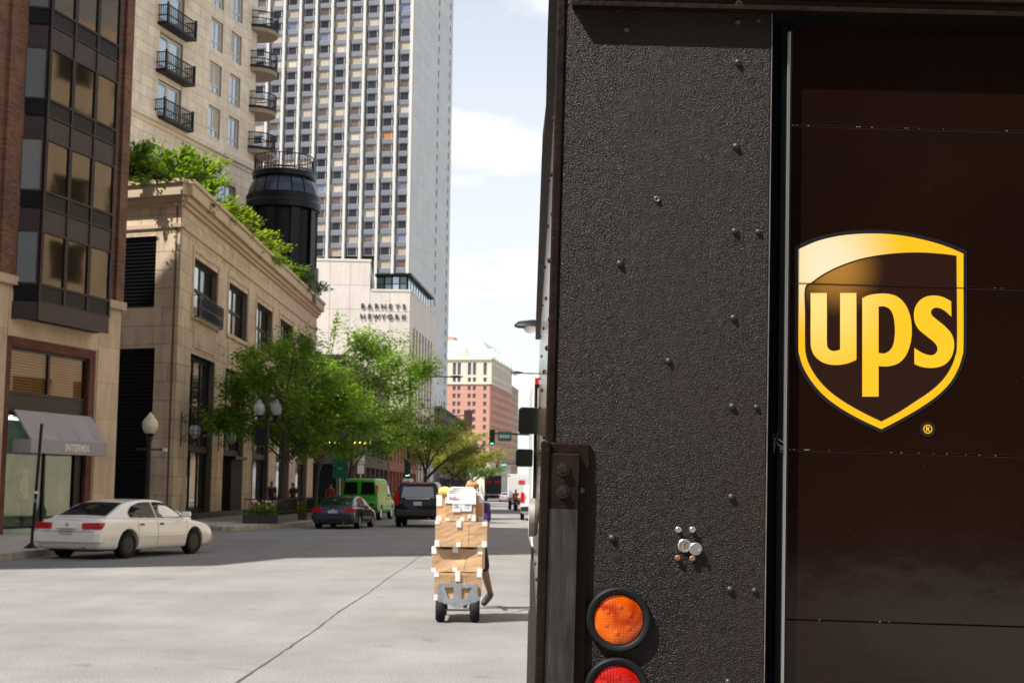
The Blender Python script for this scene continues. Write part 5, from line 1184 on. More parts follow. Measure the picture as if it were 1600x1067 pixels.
def wheel(parent, x, y, r, rimm, hub=None, w=.21):
    s = 1 if x > 0 else -1
    t = MB().lathe([(r * .66, -w / 2), (r * .92, -w / 2), (r * .985, -w * .40), (r, -w * .22), (r, w * .22), (r * .985, w * .40), (r * .92, w / 2), (r * .66, w / 2), (r * .66, -w / 2)], 32, 'x').build('wheel', M_rubber, parent, True, loc=(x, y, r))
    f = MB(); f.lathe([(r * .67, s * w * .47), (r * .61, s * w * .47), (r * .59, s * w * .25), (r * .59, -s * w * .3)], 28, 'x'); MB().lathe([(r * .6, -s * w * .05), (0, -s * w * .05)], 20, 'x').build('brake_disc', M_under, t)
    for k in range(5):
        a = 2 * PI * k / 5 + .3; c, n = math.cos(a), math.sin(a); wd = r * .095; o = Vector((0, -n, c))
        q = [Vector((s * w * h, c * rr_, n * rr_)) + o * sg * wd * wf_ for h, rr_, wf_ in ((.40, r * .08, 1.15), (.34, r * .62, .8), (.10, r * .62, .8), (.10, r * .08, 1.15)) for sg in (-1, 1)]
        f.add(q, [(0, 1, 3, 2), (2, 3, 5, 4), (4, 5, 7, 6), (6, 7, 1, 0), (0, 2, 4, 6), (1, 7, 5, 3)])
    f.build('rim', rimm, t, True)
    MB().lathe([(r * .15, s * w * .30), (r * .14, s * w * .44), (0, s * w * .46)], 14, 'x').build('hub', hub or rimm, t, True)
def car(name, label, cat, loc, rz, P, paint, group=None):
    t = thing(name, label, cat, loc, rz, group); st = P['body']; g = P['cabin']; W = P['W']; r = P.get('r', .33); axles = P['axles']
    rings = []
    for (y, hw, zl, zb, zt) in crv(st, 44):
        sec = [(0, zl), (hw * .72, zl), (hw * .94, zl + .035), (hw * .99, zl + (zb - zl) * .28), (hw, zl + (zb - zl) * .55), (hw * .985, zl + (zb - zl) * .82), (hw * .94, zb), (hw * .80, zb + (zt - zb) * .62), (hw * .45, zt - .006), (0, zt)]
        sec = crv(sec, 22); rings.append([(x, y, z) for x, z in sec] + [(-x, y, z) for x, z in sec[-2:0:-1]])
    bo = MB().loft(rings, True).build('body', paint, t, True)
    bmx = MB()
    for ya in axles:
        for s in (-1, 1): bmx.lathe([(r * 1.20, -.30), (r * 1.20, .30)], 36, 'x', (s * (W / 2), ya, r * 1.03))
    cut = bmx.build('cutter', paint); cut.parent = t; md = bo.modifiers.new('arches', 'BOOLEAN'); md.object = cut; md.operation = 'DIFFERENCE'; md.solver = 'EXACT'
    bpy.context.view_layer.update(); bakemods(bo); bpy.data.objects.remove(cut)
    for p in bo.data.polygons: p.use_smooth = True
    bo.data.set_sharp_from_angle(angle=R(40))
    ya, yb = st[0][0] + .25, st[-1][0] - .25
    MB().box(-W / 2 + .30, W / 2 - .30, ya, yb, st[4][2] - .02, st[4][3] - .18).build('underbody', M_under, t)
    rings = []
    for (y, wb_, wt_2, zb, zr) in crv(g, 34):
        h = zr - zb; sec = [(wb_, zb - .06), (wb_ + (wt_2 - wb_) * .02, zb), (wb_ + (wt_2 - wb_) * .55, zb + h * .55), (wt_2 + .015, zb + h * .86), (wt_2 * .90, zr - .012), (wt_2 * .5, zr - .002), (0, zr + .004)]
        sec = crv(sec, 16); rings.append([(x, y, z) for x, z in sec] + [(-x, y, z) for x, z in sec[-2::-1]])
    MB().loft(rings, False).build('cabin', paint, t, True)
    def side_x(y, z):
        _, wb_, wt_2, zb, zr = lerp_st(g, y); f = (z - zb) / max(zr - zb, .01); return wb_ + (wt_2 - wb_) * min(max(f, 0), 1)
    for s in (-1, 1):
        for poly in P['side_glass']:
            pl = smooth_poly(poly, sub=4, sharp=60)
            vs = [(s * (side_x(y, z) + .014), y, z) for y, z in pl]; cx = sum(v[0] for v in vs) / len(vs); cy = sum(v[1] for v in vs) / len(vs); cz = sum(v[2] for v in vs) / len(vs)
            MB().add(vs, [tuple(q_) for q_ in tessellate_polygon([[Vector((y, z, 0)) for y, z in pl]])]).build('side_window', M_carglass, t, 'all')
    def screen(nm, y0, y1, f0, f1, gm=M_carglass):
        vs, fs = [], []
        for i in range(9):
            y = y0 + (y1 - y0) * i / 8; _, wb_, wt_2, zb, zr = lerp_st(g, y); hw_ = wt_2 * (f0 + (f1 - f0) * i / 8)
            for k in range(5):
                x = hw_ * (k / 2 - 1); vs.append((x, y, zr + .016 - .012 * abs(k / 2 - 1) ** 2))
        for i in range(8):
            for k in range(4): a = i * 5 + k; fs.append((a, a + 1, a + 6, a + 5))
        MB().add(vs, fs).build(nm, gm, t, True)
    if 'rear_screen' in P: screen('rear_window', *P['rear_screen'])
    screen('windshield', *P['front_screen'])
    for ya in axles:
        for s in (-1, 1): wheel(t, s * (W / 2 - P.get('inset', .115)), ya, r, P.get('rim', M_rims), P.get('hub'))
    # door gaps, handles, sills
    def body_x(y, z): _, hw, zl, zb, zt = lerp_st(st, y); return hw
    for y in P.get('gaps', ()):
        for s in (-1, 1):
            zl, zb = lerp_st(st, y)[2:4]; MB().tube([(s * (body_x(y, 0) * k + .001), y, z) for k, z in ((.985, zl + .12), (1.0, zl + (zb - zl) * .5), (.99, zl + (zb - zl) * .8), (.955, zb - .005))], .005, 5).build('door_gap', M_gap, t)
    for y in P.get('handles', ()):
        for s in (-1, 1): x = s * (body_x(y, 0) * .992); MB().box(x - .022, x + .022, y - .07, y + .07, P['hz'], P['hz'] + .035).build('door_handle', P.get('handle_m', M_black), t, bevel=.008)
    if 'strip' in P:
        for s in (-1, 1):
            ys = [P['strip'][0] + (P['strip'][1] - P['strip'][0]) * k / 10 for k in range(11)]
            MB().tube([(s * (body_x(y, 0) - .004), y, P['strip'][2]) for y in ys], .016, 6).build('side_moulding', paint, t, True)
    for s in (-1, 1):
        ym, zm = P['mirror']; xm = side_x(ym, zm) + .03
        MB().box(s * xm - .02, s * (xm + .2), ym - .05, ym + .07, zm + .02, zm + .16).build('wing_mirror', paint, t, bevel=.03)
    yr = st[0][0]
    for x0, x1, z0, z1, dep in P['tails']:
        for s in (-1, 1):
            o = MB().prism([(x0, z0 + .01), (x1, z0), (x1 + .01, (z0 + z1) / 2), (x1 - .01, z1), (x0 + .01, z1 - .01)], 0, 1, lambda a, b_, d: (s * a, yr + dep + (a / W * 2) ** 4 * .10 + d * .20, b_)).build('tail_lamp', M_tail, t, bevel=.01)
    px0, px1, pz0, pz1 = P['plate']; MB().box(px0, px1, yr - .012 + P.get('plate_dep', 0), yr + .03 + P.get('plate_dep', 0), pz0, pz1).build('number_plate', M_plate, t)
    if 'bumper' in P:
        z0, z1, hw, dep, m_ = P['bumper']; MB().prism([(-hw, .18), (-hw, .04), (-hw + .12, 0), (hw - .12, 0), (hw, .04), (hw, .18)], z0, z1, lambda a, b_, d: (a, yr + dep + b_, d)).build('rear_bumper', m_ or paint, t, bevel=.03)
    for s in (-1, 1): MB().box(s * W * .27 - .12, s * W * .27 + .12, st[-1][0] - .18, st[-1][0] - .03, lerp_st(st, st[-1][0] - .1)[3] - .12, lerp_st(st, st[-1][0] - .1)[3] - .0).build('headlamp', M_lampw, t, bevel=.02)
    MB().tube([(W * .24, yr + .0, st[3][2] + .05), (W * .24, yr + .25, st[3][2] + .05)], .03, 10).build('exhaust', M_steel, t)
    if P.get('boot'):        # boot lid edge, badges and bumper crease
        zt_ = lerp_st(st, yr + .12)[4]
        MB().tube([(x, yr + .10 + .10 * (x / .8) ** 2, zt_ + .012 - .03 * (x / .8) ** 2) for x in [-.72 + 1.44 * k / 12 for k in range(13)]], .018, 6).build('boot_lip', paint, t, True)
        MB().tube([(x, yr - .048 + .16 * abs(x / .86) ** 4, .665) for x in [-.84 + 1.68 * k / 12 for k in range(13)]], .006, 5).build('bumper_gap', M_gap, t)
        MB().box(-.04, .04, yr + .0, yr + .06, .80, .86).build('badge', M_chrome, t, bevel=.01); MB().box(-.24, .24, yr - .03, yr + .02, .735, .745).build('badge_strip', M_chrome, t)
    if 'zs' in P: t.scale = (1, 1, P['zs'])
    return t
SEDAN = dict(zs=.91, boot=True, W=1.80, r=.325, axles=(-1.42, 1.33), rim=M_rimd, hub=mat('red_hub', (.35, .02, .025), .4),
    body=[(-2.46, .66, .44, .60, .62), (-2.43, .76, .34, .70, .78), (-2.36, .83, .25, .80, .93), (-2.15, .87, .23, .88, 1.005), (-1.6, .893, .21, .91, 1.02), (-.9, .90, .19, .905, .99), (0, .90, .19, .89, .97), (.9, .90, .19, .875, .955), (1.4, .89, .20, .84, .92), (1.9, .865, .21, .77, .83), (2.25, .80, .24, .66, .72), (2.42, .68, .32, .52, .55)],
    cabin=[(-2.02, .70, .66, .985, 1.0), (-1.62, .77, .63, .98, 1.17), (-1.22, .81, .60, .97, 1.325), (-.75, .825, .60, .96, 1.405), (-.15, .83, .61, .95, 1.425), (.35, .83, .60, .945, 1.375), (.8, .815, .61, .94, 1.20), (1.38, .74, .68, .93, .945)],
    side_glass=[[(1.0, .965), (.72, 1.16), (.38, 1.315), (.05, 1.355), (-.24, 1.36), (-.24, .975)], [(-.30, .975), (-.30, 1.36), (-.70, 1.345), (-1.08, 1.25), (-1.30, 1.09), (-1.28, .99)]],
    rear_screen=(-1.93, -1.16, .93, .84), front_screen=(1.30, .44, .95, .84), gaps=(-1.05, -.27, .98), handles=(-.92, -.12), hz=.80, strip=(-.98, .92, .52), mirror=(.86, .95),
    tails=[(.40, .82, .72, .88, -.035)], plate=(-.17, .17, .58, .70), plate_dep=-.03, bumper=(.40, .66, .86, -.035, None))
M_wcar = mat('pearl_white_paint', (.84, .82, .75), .22, coat=.5)
wp = ground(240, 864)
car('white_sedan', 'pearl white four door sedan parked by the kerb before the shop', 'car', (-8.95, 33.4, 0), R(-18.5), SEDAN, M_wcar)
BMW = dict(SEDAN, rim=M_rims, hub=M_rims, tails=[(.44, .84, .72, .90, -.035)], plate=(-.18, .18, .68, .80), strip=(-.98, .92, .5))
M_navy = mat('dark_grey_paint', (.018, .028, .043), .2, coat=.4)
p = px_at(541, 58.6); car('dark_sedan', 'dark blue grey sedan parked behind the green van', 'car', (p[0], p[1], 0), R(-5), BMW, M_navy)
SUVP = dict(W=2.02, r=.40, axles=(-1.5, 1.5), inset=.13, rim=M_rims,
    body=[(-2.56, .90, .50, .98, 1.02), (-2.53, .96, .42, 1.02, 1.10), (-2.40, .99, .36, 1.06, 1.14), (-1.5, 1.005, .34, 1.08, 1.15), (-.5, 1.01, .34, 1.08, 1.15), (.6, 1.01, .34, 1.08, 1.15), (1.2, 1.0, .34, 1.07, 1.15), (1.8, .98, .35, 1.03, 1.10), (2.35, .93, .38, .95, 1.0), (2.52, .85, .45, .80, .84)],
    cabin=[(-2.52, .93, .92, 1.08, 1.14), (-2.46, .94, .84, 1.09, 1.55), (-2.36, .945, .78, 1.09, 1.82), (-2.1, .95, .77, 1.09, 1.885), (-1, .95, .78, 1.09, 1.91), (0, .95, .78, 1.09, 1.90), (.5, .94, .77, 1.09, 1.82), (.95, .92, .78, 1.09, 1.5), (1.45, .86, .82, 1.08, 1.14)],
    side_glass=[[(1.0, 1.15), (.62, 1.66), (.1, 1.74), (-.25, 1.74), (-.25, 1.15)], [(-.33, 1.15), (-.33, 1.74), (-1.2, 1.73), (-1.2, 1.15)], [(-1.30, 1.15), (-1.30, 1.73), (-2.1, 1.68), (-2.28, 1.15)]],
    front_screen=(1.38, .56, .95, .86), gaps=(-1.25, -.29, 1.05), handles=(-1.1, -.15), hz=.98, mirror=(.95, 1.14), tails=[(.79, .985, .92, 1.50, -.07)], plate=(-.17, .17, .92, 1.08), plate_dep=-.02, bumper=(.48, .74, .98, -.07, mat('dark_bumper', (.02, .02, .024), .35)))
M_blk = mat('black_car_paint', (.003, .003, .004), .2, spec=.3, coat=.15)
p = px_at(660, 62.5); suv = car('black_suv', 'black sport utility vehicle driving away beside the box cart', 'car', (p[0], p[1], 0), R(-.5), SUVP, M_blk)
M_rg = mat('suv_rear_glass', (.17, .18, .20), .08, metal=.4)
MB().prism([(-.70, 1.24), (.70, 1.24), (.62, 1.70), (-.62, 1.70)], 0, .01, lambda a, b_, d: (a, -2.575 - d + (b_ - 1.2) * .235, b_)).build('rear_window', M_rg, suv, bevel=.02)
MB().box(-.45, .45, -2.44, -2.38, 1.79, 1.84).build('brake_light', M_tail, suv, bevel=.01); MB().box(-.52, .52, -2.575, -2.54, 1.19, 1.215).build('chrome_strip', M_chrome, suv)
MB().tube([(-.6, -2.3, 1.93), (-.6, .2, 1.94)], .022, 6).build('roof_rail', M_black, suv); MB().tube([(.6, -2.3, 1.93), (.6, .2, 1.94)], .022, 6).build('roof_rail', M_black, suv)
VANP = dict(SUVP, W=2.0, r=.37, axles=(-1.75, 1.75), rim=M_white,
    body=[(-2.80, .93, .55, 1.08, 1.12), (-2.77, .97, .45, 1.12, 1.18), (-2.6, .99, .38, 1.15, 1.2), (-1.5, 1.0, .36, 1.15, 1.2), (-.5, 1.0, .36, 1.15, 1.2), (.6, 1.0, .36, 1.15, 1.2), (1.5, 1.0, .36, 1.12, 1.2), (2.0, .98, .36, 1.08, 1.14), (2.5, .94, .4, .98, 1.03), (2.72, .86, .48, .85, .88)],
    cabin=[(-2.78, .95, .92, 1.12, 1.2), (-2.74, .96, .86, 1.13, 1.7), (-2.66, .965, .80, 1.13, 2.0), (-2.4, .97, .78, 1.13, 2.09), (-1, .97, .80, 1.13, 2.12), (.6, .97, .80, 1.13, 2.11), (1.0, .96, .80, 1.13, 2.02), (1.5, .94, .82, 1.13, 1.6), (1.95, .88, .84, 1.12, 1.18)],
    side_glass=[[(1.55, 1.2), (1.2, 1.72), (.85, 1.78), (.55, 1.78), (.55, 1.2)]], front_screen=(1.88, 1.06, .95, .88), gaps=(-.3, .48, 1.5), handles=(.6, -.2), hz=1.08, mirror=(1.5, 1.2),
    tails=[(.83, .955, 1.40, 1.78, .0)], plate=(-.16, .16, .72, .86), bumper=(.46, .66, .98, -.12, mat('dark_bumper', (.02, .02, .024), .35)))
M_grn = mat('bright_green_paint', (.03, .33, .018), .28, coat=.3)
p = px_at(576, 75.0); van = car('green_van', 'bright green cargo van parked before the dark sedan', 'van', (p[0], p[1], 0), R(-4), VANP, M_grn)
for s in (-1, 1):
    rw_ = MB().prism([(s * .08, 1.30), (s * .80, 1.30), (s * .74, 1.92), (s * .10, 1.94)], 0, .01, lambda a, b_, d: (a, -2.80 - d + (b_ - 1.2) * .135, b_)).build('rear_window', M_carglass, van, bevel=.03)
MB().box(-.008, .008, -2.815, -2.70, .7, 1.28).build('door_gap', M_gap, van); MB().box(.10, .24, -2.82, -2.77, 1.12, 1.17).build('door_handle', M_black, van)
# parked vehicles up the right kerb, ahead of the truck
M_wv = mat('white_van_paint', (.72, .73, .72), .35, coat=.3)
def box_truck(name, label, loc, rz, W, L_, H, m, mt=None, cat='truck', lamps=True):
    t = thing(name, label, cat, loc, rz); MB().box(-W / 2, W / 2, 0, L_, .75, H).build('cargo_box', m, t, bevel=.03)
    MB().box(-W / 2 + .02, W / 2 - .02, -.012, .02, .80, 1.0).build('rear_sill', mt or M_steel, t); MB().box(-W / 2 + .1, W / 2 - .1, -.02, .0, 1.02, H - .22).build('rear_door', m, t, bevel=.01)
    MB().box(-W / 2 + .12, W / 2 - .12, L_ + .05, L_ + 1.9, .6, 2.3).build('cab', m, t, bevel=.15); MB().box(-W / 2 + .2, W / 2 - .2, L_ + 1.6, L_ + 1.93, 1.5, 2.15).build('windshield', M_carglass, t)
    MB().box(-W / 2 + .2, W / 2 - .2, -.25, .05, .42, .60).build('rear_bumper', M_black, t); MB().box(-.5, .5, 0, L_ + 1.5, .5, .75).build('chassis', M_under, t)
    for s in (-1, 1):
        for y in (1.3, L_ + 1.0): simple_wheel(t, (s * (W / 2 - .2), y, .42), .42, .26, M_white)
        MB().box(s * (W / 2 - .25) - .09, s * (W / 2 - .25) + .09, -.03, .0, .82, .94).build('tail_lamp', M_tail, t)
        if lamps: MB().box(s * (W / 2 - .10) - .07, s * (W / 2 - .10) + .07, -.03, .0, H - .16, H - .06).build('marker_lamp', M_tail, t)
    return t
box_truck('white_truck', 'white box truck parked just ahead of the brown parcel truck', (1.42, 21.5, 0), R(0), 2.36, 5.2, 3.35, M_wv)
bt = box_truck('dark_truck', 'black box truck driving away far up the street', px_at(770, 212), R(0), 2.5, 6, 3.75, mat('black_truck_paint', (.016, .017, .022), .4))
for s in (-1, 1): MB().box(s * .62 - .3, s * .62 + .3, -.04, -.02, 2.55, 2.95).build('rear_sign', M_tail, bt)
PICK = dict(SUVP, rim=M_rims)
p = px_at(828, 79); car('white_suv', 'white sport utility vehicle parked on the right, wheel showing past the truck', 'car', (1.25, 79, 0), 0, PICK, M_wv)
box_truck('white_van', 'white delivery van with red and white rear sign far up the right side', px_at(813, 117), 0, 2.1, 4.5, 2.9, M_wv, cat='van')
MB().box(-.15, .35, -.02, .0, .1, .42).build('rear_sign', mat('red_sign', (.5, .06, .05), .5), bpy.data.objects['white_van'], loc=(0, -.02, 2.0))
p = px_at(791, 195); car('silver_car', 'small silver car driving away beside the far black truck', 'car', p, 0, SEDAN, mat('silver_paint', (.5, .52, .55), .25, metal=.4, coat=.5))
p = px_at(745, 150); car('pale_van', 'pale van half hidden behind the carton stack', 'van', (p[0] - .3, 150, 0), 0, VANP, mat('pale_van_paint', (.6, .62, .6), .35))
# ================================================================== hand cart, cartons, walking courier
KX, KY = -.69, 17.45
cart = thing('hand_cart', 'aluminium convertible hand truck rolling on four wheels under the cartons', 'cart', (KX, KY, 0))
M_al = mat('scuffed_aluminium', (.50, .52, .55), .42, metal=.85, var=.25, vscale=12, rvar=.12)
nose = [[(-.235, .47), (.235, .47), (.245, .44), (.245, .27), (.22, .24), (.10, .215), (.03, .18), (0, .17), (-.03, .18), (-.10, .215), (-.22, .24), (-.245, .27), (-.245, .44)],
        [(-.16, .42), (-.05, .42), (-.05, .29), (-.11, .29)][::-1], [(.05, .42), (.17, .42), (.10, .29), (.05, .29)][::-1]]
MB().prism(nose, 0, .012, lambda a, b_, d: (a, d - .02, b_)).build('nose_plate', M_al, cart, bevel=.002)
for s in (-1, 1):
    MB().tube([(s * .20, .0, .25), (s * .20, 1.15, .25)], .022, 8).build('side_rail', M_al, cart, True)
    t = MB().lathe([(.055, -.05), (.12, -.055), (.140, -.035), (.145, 0), (.140, .035), (.12, .055), (.055, .05), (.055, -.05)], 28, 'x').build('wheel', M_rubber, cart, True, loc=(s * .21 + .0, .08, .145))
    MB().lathe([(0, -.045), (.07, -.045), (.07, .045), (0, .045)], 20, 'x').build('rim', mat('grey_hub', (.12, .12, .125), .5), t, True)
    c = MB().lathe([(.02, -.022), (.058, -.022), (.064, 0), (.058, .022), (.02, .022)], 20, 'x').build('caster', M_rubber, cart, True, loc=(s * .17 - .03, 1.05, .064)); MB().box(-.03, .03, -.02, .03, .0, .17).build('caster_fork', M_black, c)
for y in (.12, .35, .6, .85, 1.1): MB().box(-.20, .20, y - .025, y + .025, .235, .262).build('deck_bar', M_al, cart)
MB().tube([(-.24, .08, .145), (.24, .08, .145)], .012, 8).build('axle', M_steel, cart)
MB().tube([(-.2, 1.12, .25), (-.2, 1.25, .8), (-.18, 1.32, 1.02), (.18, 1.32, 1.02), (.2, 1.25, .8), (.2, 1.12, .25)], .016, 8).build('push_handle', M_steel, cart, True)
M_card = mat('corrugated_card', (.56, .35, .185), .8, var=.20, vscale=3, bump=.2, bscale=25, rand=.14); M_tape = mat('white_tape', (.74, .74, .72), .35); M_tear = mat('card_core', (.60, .45, .28), .9)
def carton(label, x0, x1, y0, y1, z0, z1, rz=0, dent=0, tapes=((.5, 'v'),), corner=True, seed=1, flute=True):
    rr = random.Random(seed); cx, cy = (x0 + x1) / 2, (y0 + y1) / 2
    t = thing('carton', label, 'box', (KX + cx, KY + cy, z0), rz, 'cartons on the hand cart'); w, d, h = (x1 - x0) / 2, (y1 - y0) / 2, z1 - z0
    n = 7; vs, fs = [], []
    # subdivided front with dents, plain elsewhere
    def disp(u, v):
        f = math.sin(PI * u) * math.sin(PI * v)
        return dent * (f * (.6 + .7 * math.sin(5 * u + seed) * math.cos(4 * v)) ) + rr.uniform(-.002, .002)
    g = MB(); N_ = 9
    fr_ = [(-w + 2 * w * i / N_, -d + (disp(i / N_, j / N_) if 0 < i < N_ and 0 < j < N_ else 0), h * j / N_) for j in range(N_ + 1) for i in range(N_ + 1)]
    if dent:        # top front edge sags
        for i in range(1, N_): k = N_ * (N_ + 1) + i; x, y, z = fr_[k]; fr_[k] = (x, y + dent * .5 * math.sin(PI * i / N_), z - dent * .9 * math.sin(PI * i / N_) * (1 + .5 * math.sin(i)))
    g.add(fr_, [(j * (N_ + 1) + i, j * (N_ + 1) + i + 1, (j + 1) * (N_ + 1) + i + 1, (j + 1) * (N_ + 1) + i) for j in range(N_) for i in range(N_)])
    topf = [fr_[N_ * (N_ + 1) + i] for i in range(N_ + 1)]; back = [(-w + 2 * w * i / N_, d, h) for i in range(N_ + 1)]
    g.add(topf + back, [(i, i + 1, N_ + 2 + i, N_ + 1 + i) for i in range(N_)])
    g.add([(-w, -d, 0), (-w, d, 0), (-w, d, h), (-w, -d, h)], [(0, 3, 2, 1)]); g.add([(w, -d, 0), (w, d, 0), (w, d, h), (w, -d, h)], [(0, 1, 2, 3)]); g.add([(-w, d, 0), (w, d, 0), (w, d, h), (-w, d, h)], [(0, 3, 2, 1)]); g.add([(-w, -d, 0), (w, -d, 0), (w, d, 0), (-w, d, 0)], [(0, 3, 2, 1)])
    g.build('shell', M_card, t, fix=False)
    for p_, kind in tapes:
        x = -w + 2 * w * p_
        tw2 = .026 + rr.random() * .01; x += rr.uniform(-.03, .03)
        MB().box(x - tw2, x + tw2, -d - .006 - (0), -d + .002, h * rr.uniform(.55, .8), h + .003).build('tape', M_tape, t); MB().box(x - .03, x + .03, -d, -d + .12, h - .001 - dent * .5, h + .004).build('tape', M_tape, t)
        MB().box(x - .028, x + .028, -d - .005, -d + .002, .0, h * .18).build('tape', M_tape, t)
    if corner:
        for s in (-1, 1):
            for z0_, z1_ in ((0, rr.uniform(.03, .08)), (h - rr.uniform(.03, .09), h + .002)):
                k = MB(); k.box(s * (w - .025) - .03, s * (w - .025) + .03, -d - .004, -d + .004, z0_, z1_); k.box(s * w - .004, s * w + .004, -d, -d + .07, z0_, z1_); k.build('tape', M_tape, t)
    MB().box(w * .28, w * .29, -d - .003, -d, .03, h - .03).build('flute_edge', M_tear, t) if flute else None
    return t
carton('bottom carton of the stack, behind the nose plate', -.295, .275, .0, .98, .265, .605, .02, .016, seed=1)
carton('second carton from the bottom with crushed torn top edge', -.315, .295, .02, 1.0, .607, .905, -.015, .032, seed=2)
carton('third carton from the bottom, plain and square', -.29, .335, -.01, .98, .908, 1.215, .01, .008, seed=3)
bx4 = carton('upper carton at the back showing on both sides of the labelled one', -.285, .285, .20, .80, 1.218, 1.53, .0, 0, ((.1, 'v'), (.93, 'v')), seed=4, flute=False)
bx5 = carton('small front carton carrying white address labels', -.165, .20, -.0, .195, 1.218, 1.50, .02, .004, ((.55, 'v'),), seed=5, flute=False)
lab = MB().box(-.10, .0, -.108, -.1005, .11, .22).build('address_label', M_tape, bx5); MB().box(.012, .135, -.108, -.1005, .12, .22).build('address_label', M_tape, bx5); MB().box(.09, .125, -.107, -.1005, .035, .085).build('address_label', M_tape, bx5)
M_ink = mat('label_ink', (.16, .18, .28), .7)
for x0, x1, zz in ((-.085, -.02, .20), (-.085, -.03, .188), (-.06, -.02, .172), (-.085, -.02, .160), (.05, .12, .196), (.05, .12, .186), (.05, .11, .160)): MB().box(x0, x1, -.1095, -.1082, zz, zz + .006).build('label_line', M_ink, bx5)
env = thing('parcel_envelope', 'white express envelope with purple and orange lettering on the front carton', 'envelope', (KX + .02, KY - .012, 1.455)); MB().add([(-.19, 0, -.02), (.185, 0, -.03), (.18, .015, .085), (-.16, .02, .09), (-.19, .02, -.02), (.185, .02, -.03), (.18, .03, .085), (-.16, .035, .09)], [(0, 1, 2, 3), (7, 6, 5, 4), (0, 4, 5, 1), (1, 5, 6, 2), (2, 6, 7, 3), (3, 7, 4, 0)]).build('sleeve', M_white, env)
for txt, x, m_ in (('Fed', -.105, mat('purple_ink', (.10, .02, .22), .6)), ('Ex', -.045, mat('orange_ink', (.75, .20, .03), .6))):
    tm = text_mesh(txt, .052, m_, .001, .001); tm.transform(Matrix.Rotation(R(90), 4, 'X')); link('lettering', tm, env, (x, -.002, .03))
for i, (lb_, x0, x1, z0) in enumerate((('lowest white envelope lying on top of the cartons', -.17, .19, 1.535), ('middle white envelope in the pile on top', -.15, .20, 1.560), ('top white envelope of the pile', -.155, .17, 1.585), ('thin white mailer lying crooked over the envelope pile', -.13, .14, 1.610))):
    e = thing('parcel_envelope', lb_, 'envelope', (KX + .02, KY + .28, z0), .05 * (i - 1), 'envelopes on the cartons')
    mv = MB().box(x0, x1, -.19, .16, .0, .022).build('sleeve', M_white, e, bevel=.006)
yb = thing('yellow_parcel', 'crumpled yellow padded parcel on the left of the stack top', 'parcel', (KX - .19, KY + .30, 1.533)); vs = []
rr = random.Random(9); MB().loft([[(rx * math.cos(a) * (1 + .12 * math.sin(3 * a + z * 30)), ry * math.sin(a), z) for a in [2 * PI * k / 12 for k in range(12)]] for rx, ry, z in ((.05, .1, 0), (.085, .15, .02), (.09, .16, .05), (.06, .12, .085), (.02, .05, .10))], True).build('bag', mat('yellow_bag', (.80, .58, .16), .5), yb, True)

